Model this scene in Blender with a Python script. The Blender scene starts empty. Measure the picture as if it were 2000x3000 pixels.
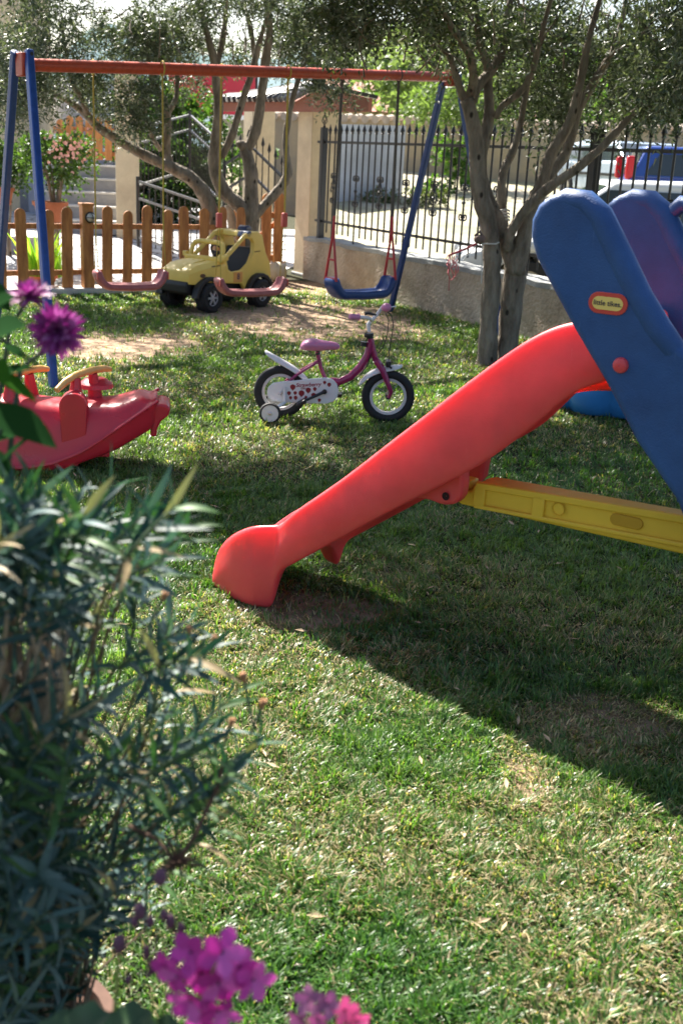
import bpy, math, random
import numpy as np
from mathutils import Vector, Matrix
random.seed(7); rng = np.random.default_rng(11)
scene = bpy.context.scene
COL = scene.collection
rad = math.radians

# ------------------------------------------------------------ camera
F, CH = 3230.0, 1.55
PITCH, ROLL = rad(17.9), rad(2.8)
fw = Vector((0, math.cos(PITCH), -math.sin(PITCH)))
X0 = Vector((1, 0, 0)); U0 = X0.cross(fw)
cx = X0 * math.cos(ROLL) + U0 * math.sin(ROLL)
cy = -X0 * math.sin(ROLL) + U0 * math.cos(ROLL)
CAM = Vector((0, 0, CH))
cam = bpy.data.cameras.new('Camera'); co = bpy.data.objects.new('Camera', cam); COL.objects.link(co)
m = Matrix((cx, cy, -fw)).transposed().to_4x4(); m.translation = CAM
co.matrix_world = m
cam.sensor_fit = 'VERTICAL'; cam.sensor_height = 36; cam.lens = F / 3000 * 36
cam.clip_start = 0.05; cam.clip_end = 3000
cam.dof.use_dof = True; cam.dof.focus_distance = 4.4; cam.dof.aperture_fstop = 4.6
scene.camera = co

# ------------------------------------------------------------ sky and sun
SUN_EL = 48.0
SH = Vector((0.505, -0.863, 0)).normalized()          # the way shadows fall on the ground
tosun = Vector((-SH.x * math.cos(rad(SUN_EL)), -SH.y * math.cos(rad(SUN_EL)), math.sin(rad(SUN_EL))))
w = bpy.data.worlds.new('World'); scene.world = w; w.use_nodes = True
nt = w.node_tree; bg = nt.nodes['Background']
sky = nt.nodes.new('ShaderNodeTexSky'); sky.sky_type = 'NISHITA'; sky.sun_disc = False
sky.sun_elevation = rad(SUN_EL); sky.sun_rotation = math.atan2(tosun.x, tosun.y)
sky.dust_density = 2.5; sky.air_density = 1.0
nt.links.new(sky.outputs[0], bg.inputs[0]); bg.inputs[1].default_value = 0.06
sl = bpy.data.lights.new('Sun', 'SUN'); sl.energy = 5.0; sl.angle = rad(0.55); sl.color = (1, 0.94, 0.84)
so = bpy.data.objects.new('Sun', sl); COL.objects.link(so)
so.rotation_euler = (-tosun).to_track_quat('-Z', 'Y').to_euler(); so.location = (-5, 12, 15)
scene.view_settings.view_transform = 'Standard'; scene.view_settings.look = 'None'
scene.view_settings.exposure = 1.95; scene.view_settings.gamma = 1
scene.render.engine = 'CYCLES'

# ------------------------------------------------------------ helpers
def ray(px, py): return fw + cx * ((px - 1000) / F) - cy * ((py - 1500) / F)
def at(px, py, D):                                   # photo point at distance D ahead
    d = ray(px, py); return CAM + d * (D / d.y)
def gp(px, py, z=0.0):
    d = ray(px, py); return CAM + d * ((z - CH) / d.z)
def onplane(px, py, O, n):
    d = ray(px, py); return CAM + d * ((O - CAM).dot(n) / d.dot(n))
class Frame:                                         # vertical working plane with local x along u, y along v
    def __init__(s, O, ang):
        s.O = Vector(O); s.a = ang
        s.u = Vector((math.cos(ang), math.sin(ang), 0)); s.v = Vector((-math.sin(ang), math.cos(ang), 0))
    def sz(s, px, py, y=0.0):
        p = onplane(px, py, s.O + s.v * y, s.v) - s.O
        return (p.dot(s.u), p.z)
    def pts(s, L, y=0.0): return [s.sz(a, b, y) for a, b in L]
    def p3(s, px, py, y=0.0):
        a, z = s.sz(px, py, y); return Vector((a, y, z))

def tag(o, label=None, cat=None, group=None, kind=None):
    if label: o['label'] = label
    if cat: o['category'] = cat
    if group: o['group'] = group
    if kind: o['kind'] = kind
    return o
def thing(name, loc, rz, label, cat, group=None):
    o = bpy.data.objects.new(name, None); COL.objects.link(o)
    o.location = loc; o.rotation_euler = (0, 0, rz); o.empty_display_size = 0.1
    return tag(o, label, cat, group)
def copy_tree(o, parent=None):
    c = o.copy(); COL.objects.link(c)
    if parent: c.parent = parent
    for ch in list(o.children): copy_tree(ch, c)
    return c
class MB:
    def __init__(s): s.v = []; s.f = []
    def add(s, vs, fs):
        b = len(s.v); s.v += [tuple(v) for v in vs]; s.f += [tuple(i + b for i in f) for f in fs]; return s
    def box(s, c, d, M=None):
        x, y, z = d[0] / 2, d[1] / 2, d[2] / 2; c = Vector(c)
        vs = [Vector((i * x, j * y, k * z)) for i in (-1, 1) for j in (-1, 1) for k in (-1, 1)]
        if M is not None: vs = [M @ v for v in vs]
        return s.add([v + c for v in vs], [(0, 1, 3, 2), (4, 6, 7, 5), (0, 4, 5, 1), (2, 3, 7, 6), (0, 2, 6, 4), (1, 5, 7, 3)])
    def bar(s, p0, p1, w, h, up=(0, 0, 1)):
        p0 = Vector(p0); p1 = Vector(p1); d = (p1 - p0); L = d.length; d.normalize()
        up = Vector(up)
        if abs(d.dot(up)) > 0.95: up = Vector((1, 0, 0)) if abs(d.x) < .9 else Vector((0, 1, 0))
        sx = d.cross(up).normalized(); uz = sx.cross(d).normalized()
        M = Matrix((d, sx, uz)).transposed()
        return s.box((p0 + p1) / 2, (L, w, h), M)
    def tube(s, pts, r, n=8, cap=True):
        pts = [Vector(p) for p in pts]; N = len(pts)
        rs = r if hasattr(r, '__len__') else [r] * N
        t0 = (pts[1] - pts[0]).normalized()
        a = t0.cross(Vector((0, 0, 1)))
        if a.length < 1e-3: a = t0.cross(Vector((0, 1, 0)))
        a.normalize(); vs = []; fs = []
        for i in range(N):
            t = (pts[min(i + 1, N - 1)] - pts[max(i - 1, 0)]).normalized()
            a = (a - t * a.dot(t)).normalized(); b = t.cross(a)
            for k in range(n):
                q = 2 * math.pi * k / n
                vs.append(pts[i] + (a * math.cos(q) + b * math.sin(q)) * rs[i])
        for i in range(N - 1):
            for k in range(n):
                k2 = (k + 1) % n
                fs.append((i * n + k, i * n + k2, (i + 1) * n + k2, (i + 1) * n + k))
        if cap: fs += [tuple(range(n - 1, -1, -1)), tuple((N - 1) * n + k for k in range(n))]
        return s.add(vs, fs)
    def lathe(s, prof, n=24, M=None, closed=False):
        vs = []; fs = []; K = len(prof)
        for k in range(n):
            q = 2 * math.pi * k / n
            for (r, z) in prof:
                v = Vector((r * math.cos(q), r * math.sin(q), z))
                vs.append(M @ v if M is not None else v)
        for k in range(n):
            k2 = (k + 1) % n
            for j in range(K if closed else K - 1):
                j2 = (j + 1) % K
                fs.append((k * K + j, k2 * K + j, k2 * K + j2, k * K + j2))
        return s.add(vs, fs)
    def prism(s, poly, y0, y1, taper=None):          # polygon in local x-z, extruded along y
        n = len(poly)
        area = sum(poly[i][0] * poly[(i + 1) % n][1] - poly[(i + 1) % n][0] * poly[i][1] for i in range(n))
        if area < 0: poly = poly[::-1]
        vs = [(a, y0, b) for a, b in poly] + [(a, y1, b) for a, b in poly]
        fs = [tuple(range(n)), tuple(range(2 * n - 1, n - 1, -1))]
        fs += [((i + 1) % n, i, i + n, (i + 1) % n + n) for i in range(n)]
        return s.add(vs, fs)
    def ball(s, c, r, n=16, m_=10, sc=(1, 1, 1)):
        M = Matrix.Translation(Vector(c)) @ Matrix.Diagonal((sc[0], sc[1], sc[2], 1))
        prof = [(max(1e-4, r * math.sin(math.pi * j / m_)), -r * math.cos(math.pi * j / m_)) for j in range(m_ + 1)]
        return s.lathe(prof, n, M)
    def xf(s, M):
        s.v = [tuple(M @ Vector(v)) for v in s.v]; return s
    def build(s, name, mat, parent=None, smooth=False, bevel=0, seg=2, sub=0, off=None, ang=35):
        me = bpy.data.meshes.new(name)
        vs = s.v if off is None else [(v[0] - off[0], v[1] - off[1], v[2] - off[2]) for v in s.v]
        me.from_pydata(vs, [], s.f); me.validate(); me.materials.append(mat)
        o = bpy.data.objects.new(name, me); COL.objects.link(o)
        if parent: o.parent = parent
        if smooth or bevel or sub:
            for p in me.polygons: p.use_smooth = True
        if smooth and not sub and not bevel:
            sh = me.polygons
            try: me.set_sharp_from_angle(angle=rad(ang))
            except Exception: pass
        if bevel:
            b = o.modifiers.new('bevel', 'BEVEL'); b.width = bevel; b.segments = seg; b.limit_method = 'ANGLE'; b.angle_limit = rad(30)
            b.harden_normals = False
            try: me.set_sharp_from_angle(angle=rad(60))
            except Exception: pass
        if sub:
            q = o.modifiers.new('sub', 'SUBSURF'); q.levels = sub; q.render_levels = sub
        return o
def npmesh(name, V, faces_n, mat, parent=None, cols=None, smooth=False):
    """V (n,3) array; faces_n (m,k) index array; cols (n,3)"""
    me = bpy.data.meshes.new(name)
    k = faces_n.shape[1]; me.vertices.add(len(V)); me.vertices.foreach_set('co', V.astype(np.float32).ravel())
    me.loops.add(faces_n.size); me.loops.foreach_set('vertex_index', faces_n.astype(np.int32).ravel())
    me.polygons.add(len(faces_n)); me.polygons.foreach_set('loop_start', np.arange(0, faces_n.size, k, dtype=np.int32))
    me.polygons.foreach_set('loop_total', np.full(len(faces_n), k, dtype=np.int32))
    if smooth: me.polygons.foreach_set('use_smooth', np.ones(len(faces_n), dtype=bool))
    me.update(calc_edges=True)
    if cols is not None:
        a = me.color_attributes.new('Col', 'FLOAT_COLOR', 'POINT')
        c4 = np.ones((len(V), 4), np.float32); c4[:, :3] = cols; a.data.foreach_set('color', c4.ravel())
    me.materials.append(mat)
    o = bpy.data.objects.new(name, me); COL.objects.link(o)
    if parent: o.parent = parent
    return o
def text_mesh(body, size, name, mat, M, parent=None, bold=0.0, ext=0.0006, shear=0, align='CENTER'):
    cu = bpy.data.curves.new(name, 'FONT'); cu.body = body; cu.size = size; cu.align_x = align; cu.align_y = 'CENTER'
    cu.extrude = ext; cu.offset = bold; cu.shear = shear
    to = bpy.data.objects.new(name + '_c', cu); COL.objects.link(to)
    dg = bpy.context.evaluated_depsgraph_get()
    me = bpy.data.meshes.new_from_object(to.evaluated_get(dg)); me.name = name
    bpy.data.objects.remove(to); bpy.data.curves.remove(cu)
    me.transform(M); me.materials.clear(); me.materials.append(mat)
    o = bpy.data.objects.new(name, me); COL.objects.link(o)
    if parent: o.parent = parent
    return o

# ------------------------------------------------------------ materials
MATS = {}
def mat(name, col, rough=0.5, metal=0, var=0.0, scale=8, col2=None, bump=0, bdist=.01, bscale=40, spec=0.5, sss=0, coat=0, coords='Object', detail=4, stretch=None):
    if name in MATS: return MATS[name]
    M = bpy.data.materials.new(name); M.use_nodes = True; t = M.node_tree; b = t.nodes['Principled BSDF']
    b.inputs['Base Color'].default_value = (*col, 1); b.inputs['Roughness'].default_value = rough
    b.inputs['Metallic'].default_value = metal
    b.inputs['Specular IOR Level'].default_value = spec
    if sss:
        b.inputs['Subsurface Weight'].default_value = sss; b.inputs['Subsurface Radius'].default_value = (0.07, 0.018, 0.02); b.inputs['Subsurface Scale'].default_value = 1.0
    if coat: b.inputs['Coat Weight'].default_value = coat; b.inputs['Coat Roughness'].default_value = 0.15
    src = t.nodes.new('ShaderNodeNewGeometry').outputs['Position'] if coords == 'World' else t.nodes.new('ShaderNodeTexCoord').outputs[coords]
    if stretch:
        mp = t.nodes.new('ShaderNodeMapping'); mp.inputs['Scale'].default_value = stretch; t.links.new(src, mp.inputs[0]); src = mp.outputs[0]
    if var or col2:
        n = t.nodes.new('ShaderNodeTexNoise'); n.inputs['Scale'].default_value = scale; n.inputs['Detail'].default_value = detail; n.inputs['Roughness'].default_value = 0.65
        t.links.new(src, n.inputs['Vector'])
        r = t.nodes.new('ShaderNodeValToRGB'); r.color_ramp.elements[0].position = 0.35; r.color_ramp.elements[1].position = 0.68
        c2 = col2 if col2 else tuple(c * (1 - var) for c in col)
        r.color_ramp.elements[0].color = (*c2, 1); r.color_ramp.elements[1].color = (*col, 1)
        t.links.new(n.outputs['Fac'], r.inputs[0]); t.links.new(r.outputs[0], b.inputs['Base Color'])
    if bump:
        n2 = t.nodes.new('ShaderNodeTexNoise'); n2.inputs['Scale'].default_value = bscale; n2.inputs['Detail'].default_value = 5
        t.links.new(src, n2.inputs['Vector'])
        bp = t.nodes.new('ShaderNodeBump'); bp.inputs['Strength'].default_value = bump; bp.inputs['Distance'].default_value = bdist
        t.links.new(n2.outputs['Fac'], bp.inputs['Height']); t.links.new(bp.outputs[0], b.inputs['Normal'])
    MATS[name] = M; return M
def leafmat(name, trans=0.5, rough=0.45, tint=(1, 1, 1), tcol=(1.2, 1.3, 0.5), spec=0.4):
    M = bpy.data.materials.new(name); M.use_nodes = True; t = M.node_tree; b = t.nodes['Principled BSDF']; out = t.nodes['Material Output']
    a = t.nodes.new('ShaderNodeAttribute'); a.attribute_name = 'Col'
    b.inputs['Roughness'].default_value = rough; b.inputs['Specular IOR Level'].default_value = spec
    t.links.new(a.outputs['Color'], b.inputs['Base Color'])
    mu = t.nodes.new('ShaderNodeMix'); mu.data_type = 'RGBA'; mu.blend_type = 'MULTIPLY'; mu.inputs[0].default_value = 1
    t.links.new(a.outputs['Color'], mu.inputs[6]); mu.inputs[7].default_value = (*tcol, 1)
    tr = t.nodes.new('ShaderNodeBsdfTranslucent'); t.links.new(mu.outputs[2], tr.inputs[0])
    mx = t.nodes.new('ShaderNodeMixShader'); mx.inputs[0].default_value = trans
    t.links.new(b.outputs[0], mx.inputs[1]); t.links.new(tr.outputs[0], mx.inputs[2]); t.links.new(mx.outputs[0], out.inputs[0])
    return M
M_red = mat('red_plastic', (0.80, 0.085, 0.095), 0.36, col2=(0.70, 0.06, 0.07), scale=4, sss=0.75, bump=0.05, bscale=150)
M_redr = mat('red_rocker_plastic', (0.56, 0.03, 0.05), 0.3, var=0.15, scale=3, sss=0.12, bump=0.03, bscale=90)
M_blue = mat('blue_plastic', (0.018, 0.078, 0.24), 0.5, col2=(.011, .055, .18), scale=7, bump=0.22, bscale=240)
M_yel = mat('yellow_plastic', (0.80, 0.50, 0.04), 0.5, var=0.12, scale=4, bump=0.05, bscale=100)
M_yelp = mat('pale_yellow_plastic', (0.75, 0.5, 0.11), 0.4, var=0.1)
M_swred = mat('swing_beam_paint', (0.56, 0.085, 0.04), 0.38, var=0.25, scale=30, bump=0.05)
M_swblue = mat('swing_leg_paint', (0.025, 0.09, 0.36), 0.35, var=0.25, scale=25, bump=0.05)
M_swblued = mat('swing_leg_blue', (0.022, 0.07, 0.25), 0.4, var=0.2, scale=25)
M_dark = mat('black_metal', (0.018, 0.018, 0.02), 0.4, var=0.3, scale=40)
M_steel = mat('steel', (0.55, 0.55, 0.55), 0.3, 0.9)
M_rubber = mat('rubber', (0.02, 0.02, 0.022), 0.75, var=0.3, scale=30, bump=0.2, bscale=120)
M_white = mat('white_plastic', (0.78, 0.77, 0.77), 0.35, var=0.08)
M_bark = barkmat() if False else mat('olive_bark', (0.30, 0.255, 0.20), 0.9, col2=(0.13, 0.105, 0.08), scale=14, bump=1.0, bscale=38, bdist=.03, stretch=(1, 1, 0.3))
def dark_spots(M, sc=9, thr=.09, dark=(.03, .022, .016)):
    t = M.node_tree; b = t.nodes['Principled BSDF']; L = t.links; src = b.inputs['Base Color'].links[0].from_socket
    tc = t.nodes.new('ShaderNodeTexCoord'); v = t.nodes.new('ShaderNodeTexVoronoi'); v.inputs['Scale'].default_value = sc; v.inputs['Randomness'].default_value = 1
    mp = t.nodes.new('ShaderNodeMapping'); mp.inputs['Scale'].default_value = (1, 1, .6); L.new(tc.outputs['Object'], mp.inputs[0]); L.new(mp.outputs[0], v.inputs['Vector'])
    r = t.nodes.new('ShaderNodeValToRGB'); r.color_ramp.elements[0].position = thr; r.color_ramp.elements[1].position = thr * 1.8
    r.color_ramp.elements[0].color = (1, 1, 1, 1); r.color_ramp.elements[1].color = (0, 0, 0, 1); L.new(v.outputs['Distance'], r.inputs[0])
    mx = t.nodes.new('ShaderNodeMix'); mx.data_type = 'RGBA'; L.new(r.outputs[0], mx.inputs[0]); L.new(src, mx.inputs[6]); mx.inputs[7].default_value = (*dark, 1); L.new(mx.outputs[2], b.inputs['Base Color'])
dark_spots(M_bark)
def scuffs(M, col, amt=.35, sc=70, lo=.62, hi=.74, st=(1, 1, .12)):
    t = M.node_tree; b = t.nodes['Principled BSDF']; L = t.links; src = b.inputs['Base Color'].links[0].from_socket
    tc = t.nodes.new('ShaderNodeTexCoord'); mp = t.nodes.new('ShaderNodeMapping'); mp.inputs['Scale'].default_value = st; mp.inputs['Rotation'].default_value = (0, .9, .3)
    n = t.nodes.new('ShaderNodeTexNoise'); n.inputs['Scale'].default_value = sc; n.inputs['Detail'].default_value = 8; n.inputs['Roughness'].default_value = .7
    n2 = t.nodes.new('ShaderNodeTexNoise'); n2.inputs['Scale'].default_value = 5; n2.inputs['Detail'].default_value = 3
    L.new(tc.outputs['Object'], mp.inputs[0]); L.new(mp.outputs[0], n.inputs['Vector']); L.new(tc.outputs['Object'], n2.inputs['Vector'])
    mr = t.nodes.new('ShaderNodeMapRange'); L.new(n.outputs['Fac'], mr.inputs[0]); mr.inputs[1].default_value = lo; mr.inputs[2].default_value = hi; mr.inputs[4].default_value = amt
    m2 = t.nodes.new('ShaderNodeMapRange'); L.new(n2.outputs['Fac'], m2.inputs[0]); m2.inputs[1].default_value = .42; m2.inputs[2].default_value = .7
    mu = t.nodes.new('ShaderNodeMath'); mu.operation = 'MULTIPLY'; L.new(mr.outputs[0], mu.inputs[0]); L.new(m2.outputs[0], mu.inputs[1])
    mx = t.nodes.new('ShaderNodeMix'); mx.data_type = 'RGBA'; L.new(mu.outputs[0], mx.inputs[0]); L.new(src, mx.inputs[6]); mx.inputs[7].default_value = (*col, 1); L.new(mx.outputs[2], b.inputs['Base Color'])
    rr = t.nodes.new('ShaderNodeMapRange'); L.new(n2.outputs['Fac'], rr.inputs[0]); r0 = b.inputs['Roughness'].default_value; rr.inputs[1].default_value = .3; rr.inputs[2].default_value = .7; rr.inputs[3].default_value = r0 - .06; rr.inputs[4].default_value = r0 + .14; L.new(rr.outputs[0], b.inputs['Roughness'])
scuffs(M_red, (.75, .35, .33)); scuffs(M_blue, (.16, .24, .42)); scuffs(M_redr, (.66, .3, .3)); scuffs(M_yel, (.45, .32, .14), .5, 40)
M_wood = mat('picket_wood', (0.62, 0.27, 0.08), 0.6, col2=(0.32, 0.11, 0.03), scale=16, bump=0.3, bscale=60, stretch=(1, 1, 0.18), coords='World')
dark_spots(M_wood, 5, .07, (.09, .03, .012))
M_stucco = mat('cream_stucco', (0.72, 0.60, 0.40), 0.95, col2=(.5, .4, .27), scale=1.6, detail=8, bump=0.8, bscale=50)
M_wall = mat('rough_wall', (0.64, 0.54, 0.42), 0.95, col2=(0.36, 0.28, 0.20), scale=2.2, detail=10, bump=1.0, bdist=.03, bscale=28)
M_cap = mat('wall_cap', (0.35, 0.36, 0.35), 0.9, var=0.3, scale=6, bump=0.6)
M_pot = mat('weathered_clay', (0.13, 0.07, 0.05), .9, var=.3, scale=12)
M_terra = mat('terracotta', (0.38, 0.13, 0.06), 0.8, var=0.2, scale=8)
# ============================================================ SETTING
# fence line and picket line on the ground
FO = Vector((1.62, 10.45, 0)); FA = math.atan2(0.878, -0.479)
FW = Frame(FO, FA)                                   # x along the wall going back, +y on the lawn side
PO = Vector((-3.12, 11.95, 0)); PA = math.atan2(0.565, 0.825)
PK = Frame(PO, PA)                                   # x along the pickets to the right, +y away from the camera
DIRT = []                                            # ellipses (centre x, y, rx, ry, strength, kind) kind 0 soil, 1 straw
def ell(px, py, hw, y0, y1, st, kind):
    c = gp(px, py); DIRT.append((c.x, c.y, hw * c.y / F, abs(gp(px, y0).y - gp(px, y1).y) / 2, st, kind))
ell(370, 1015, 190, 968, 1068, 1.25, 0); ell(860, 930, 330, 880, 985, 1.15, 0); ell(1130, 965, 120, 930, 1000, .9, 0)
ell(930, 1790, 260, 1740, 1840, .75, 0); ell(1780, 2120, 260, 1990, 2240, .95, 1); ell(1760, 2110, 200, 2020, 2210, .6, 0); ell(1560, 2300, 70, 2220, 2380, .5, 0); ell(1150, 1700, 60, 1670, 1730, .4, 0); ell(1530, 2290, 90, 2200, 2420, .8, 1)
ell(1750, 2640, 260, 2500, 2780, .6, 1); ell(950, 1330, 260, 1270, 1400, .7, 1); ell(600, 1140, 160, 1110, 1170, .7, 1)
ell(1350, 1520, 220, 1480, 1570, .6, 1); ell(1250, 1100, 160, 1070, 1140, .6, 1); ell(1650, 1310, 120, 1280, 1340, .5, 1)
ell(300, 2800, 160, 2700, 2900, .6, 1); ell(1000, 850, 330, 832, 872, .9, 0)
def vnoise(x, y, sc, seed=0):
    x = x * sc + seed * 17.3; y = y * sc - seed * 9.1
    xi = np.floor(x).astype(np.int64); yi = np.floor(y).astype(np.int64); fx = x - xi; fy = y - yi
    fx = fx * fx * (3 - 2 * fx); fy = fy * fy * (3 - 2 * fy)
    def h(a, b):
        q = np.sin(a * 127.1 + b * 311.7 + seed * 3.7) * 43758.5453; return q - np.floor(q)
    return (h(xi, yi) * (1 - fx) + h(xi + 1, yi) * fx) * (1 - fy) + (h(xi, yi + 1) * (1 - fx) + h(xi + 1, yi + 1) * fx) * fy
def dirtmask(x, y, kind):
    m_ = np.zeros_like(x)
    wob = (vnoise(x, y, 3, 5) - .5) * .7 + (vnoise(x, y, 11, 6) - .5) * .6
    for (a, b, rx, ry, st, k) in DIRT:
        if k != kind: continue
        d = np.sqrt(((x - a) / rx) ** 2 + ((y - b) / ry) ** 2) + wob
        m_ = np.maximum(m_, np.clip((1.15 - d) * 2.2, 0, 1) * st)
    return np.clip(m_, 0, 1)

# ---- ground sheet with soil and dry patches as its own colour
def ground_mat():
    M = bpy.data.materials.new('lawn_soil'); M.use_nodes = True; t = M.node_tree; b = t.nodes['Principled BSDF']; L = t.links
    b.inputs['Roughness'].default_value = 0.95; b.inputs['Specular IOR Level'].default_value = 0.15
    g = t.nodes.new('ShaderNodeNewGeometry')
    def noise(sc, det=4):
        n = t.nodes.new('ShaderNodeTexNoise'); n.inputs['Scale'].default_value = sc; n.inputs['Detail'].default_value = det
        L.new(g.outputs['Position'], n.inputs['Vector']); return n
    def ramp(src, stops):
        r = t.nodes.new('ShaderNodeValToRGB'); e = r.color_ramp.elements
        e[0].position, e[0].color = stops[0][0], (*stops[0][1], 1); e[1].position, e[1].color = stops[-1][0], (*stops[-1][1], 1)
        for p, c in stops[1:-1]:
            q = e.new(p); q.color = (*c, 1)
        L.new(src, r.inputs[0]); return r.outputs[0]
    base = ramp(noise(45, 6).outputs['Fac'], [(.3, (.014, .02, .008)), (.5, (.03, .034, .015)), (.72, (.11, .09, .055))])
    dirt = ramp(noise(14, 8).outputs['Fac'], [(.3, (.20, .13, .085)), (.5, (.36, .25, .165)), (.75, (.46, .35, .25))])
    wob = noise(4, 5); acc = None
    for (a, bb, rx, ry, st, k) in DIRT:
        if k: continue
        s1 = t.nodes.new('ShaderNodeVectorMath'); s1.operation = 'SUBTRACT'; L.new(g.outputs['Position'], s1.inputs[0]); s1.inputs[1].default_value = (a, bb, 0)
        s2 = t.nodes.new('ShaderNodeVectorMath'); s2.operation = 'DIVIDE'; L.new(s1.outputs[0], s2.inputs[0]); s2.inputs[1].default_value = (rx, ry, 1e3)
        s3 = t.nodes.new('ShaderNodeVectorMath'); s3.operation = 'LENGTH'; L.new(s2.outputs[0], s3.inputs[0])
        s4 = t.nodes.new('ShaderNodeMath'); s4.operation = 'MULTIPLY_ADD'; L.new(wob.outputs['Fac'], s4.inputs[0]); s4.inputs[1].default_value = 1.3; L.new(s3.outputs['Value'], s4.inputs[2])
        s5 = t.nodes.new('ShaderNodeMapRange'); L.new(s4.outputs[0], s5.inputs[0]); s5.inputs[1].default_value = 2.0; s5.inputs[2].default_value = 1.45; s5.inputs[3].default_value = 0; s5.inputs[4].default_value = min(1, st)
        if acc is None: acc = s5.outputs[0]
        else:
            mx = t.nodes.new('ShaderNodeMath'); mx.operation = 'MAXIMUM'; L.new(acc, mx.inputs[0]); L.new(s5.outputs[0], mx.inputs[1]); acc = mx.outputs[0]
    mix = t.nodes.new('ShaderNodeMix'); mix.data_type = 'RGBA'; L.new(acc, mix.inputs[0]); L.new(base, mix.inputs[6]); L.new(dirt, mix.inputs[7])
    L.new(mix.outputs[2], b.inputs['Base Color'])
    bp = t.nodes.new('ShaderNodeBump'); bp.inputs['Strength'].default_value = 1; bp.inputs['Distance'].default_value = .02
    L.new(noise(30, 8).outputs['Fac'], bp.inputs['Height']); L.new(bp.outputs[0], b.inputs['Normal'])
    return M
GM = ground_mat()
def sheet(name, pts, z, mt, kind='structure'):
    b = MB(); b.add([(p[0], p[1], z) for p in pts], [tuple(range(len(pts)))]); o = b.build(name, mt); tag(o, kind=kind); return o
sheet('ground', [(-900, -60), (900, -60), (900, 1200), (-900, 1200)], 0, GM)
# dry lot outside the fence
M_lot = mat('dry_lot', (0.42, 0.37, 0.28), 0.95, col2=(0.22, 0.22, 0.12), scale=1.3, bump=.5, bscale=8, coords='Object')
def fwp(s, y, z=0): return FW.O + FW.u * s + FW.v * y + Vector((0, 0, z))
def lotz(y): return .004 + .09 * max(0.0, min(y, 29) - 14.5)
_b = MB(); _ys = [2, 6, 9, 11, 12.5, 14.4, 15.5, 17, 19, 21, 23, 25, 27, 29, 33, 60]; _v = []
for y_ in _ys:
    xl_ = FO.x + .2 * .878 - (y_ - FO.y) * .479 / .878 + .05; xl_ = max(xl_, -.75 if y_ > 15 else -9)
    _v += [(xl_, y_, lotz(y_)), (xl_ + 12, y_, lotz(y_)), (48, y_, lotz(y_))]
_b.add(_v, [(i * 3 + k, i * 3 + k + 1, i * 3 + k + 4, i * 3 + k + 3) for i in range(len(_ys) - 1) for k in range(2)]); tag(_b.build('dry_lot', M_lot, smooth=True, ang=60), kind='structure')
# paved courtyard behind the pickets
def paving():
    M = bpy.data.materials.new('stone_paving'); M.use_nodes = True; t = M.node_tree; b = t.nodes['Principled BSDF']; L = t.links
    tc = t.nodes.new('ShaderNodeTexCoord'); v = t.nodes.new('ShaderNodeTexVoronoi'); v.feature = 'DISTANCE_TO_EDGE'; v.inputs['Scale'].default_value = 2.6
    L.new(tc.outputs['Object'], v.inputs[0]); r = t.nodes.new('ShaderNodeValToRGB'); r.color_ramp.elements[0].position = .02; r.color_ramp.elements[1].position = .05
    r.color_ramp.elements[0].color = (.22, .2, .18, 1); r.color_ramp.elements[1].color = (1, 1, 1, 1); L.new(v.outputs[0], r.inputs[0])
    v2 = t.nodes.new('ShaderNodeTexVoronoi'); v2.inputs['Scale'].default_value = 2.6; L.new(tc.outputs['Object'], v2.inputs[0])
    r2 = t.nodes.new('ShaderNodeValToRGB'); r2.color_ramp.elements[0].color = (.32, .34, .37, 1); r2.color_ramp.elements[1].color = (.52, .5, .47, 1); L.new(v2.outputs['Color'], r2.inputs[0])
    mx = t.nodes.new('ShaderNodeMix'); mx.data_type = 'RGBA'; mx.blend_type = 'MULTIPLY'; mx.inputs[0].default_value = 1; L.new(r.outputs[0], mx.inputs[6]); L.new(r2.outputs[0], mx.inputs[7])
    L.new(mx.outputs[2], b.inputs['Base Color']); b.inputs['Roughness'].default_value = .8; return M
def pkp(s, y, z=0): return PK.O + PK.u * s + PK.v * y + Vector((0, 0, z))
M_pave = paving()
_pv = MB(); _a = [pkp(-8, .12, .008), pkp(2.3, .12, .008), pkp(4.2, 3.0, .16), pkp(8, 12, .45), pkp(-8, 14, .45), pkp(-8, 4.6, .33), pkp(1.5, 4.6, .33)]
_pv.add(_a, [(0, 1, 6, 5), (1, 2, 6), (2, 3, 6), (6, 3, 4, 5)]); tag(_pv.build('courtyard_paving', M_pave), kind='structure')
b = MB(); 
M_stone = mat('pale_stone', (0.60, 0.58, 0.54), .85, var=.25, scale=5, bump=.3)
b.box((0, 0, 0.03), (10.4, .34, .06)); b.xf(Matrix.Translation(pkp(-3.0, .02)) @ Matrix.Rotation(PA, 4, 'Z'))
tag(b.build('stone_kerb', M_stone, bevel=.01), kind='structure')
# hills far away
M_hill = mat('far_hills', (0.16, 0.21, 0.24), 1.0, col2=(0.12, 0.17, 0.17), scale=.02, spec=0)
vs = []; fs = []; N = 90
for i in range(N):
    x = -500 + i * 1000 / (N - 1); hgt = 52 + 12 * math.sin(i * .23) + 7 * math.sin(i * .61 + 1) + 3 * math.sin(i * 1.7)
    vs += [(x, 520, -2), (x, 700, hgt), (x, 900, -2)]
for i in range(N - 1):
    for k in range(2): fs.append((i * 3 + k, i * 3 + 3 + k, i * 3 + 4 + k, i * 3 + 1 + k))
tag(MB().add(vs, fs).build('hills', M_hill, smooth=True), kind='structure')

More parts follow.
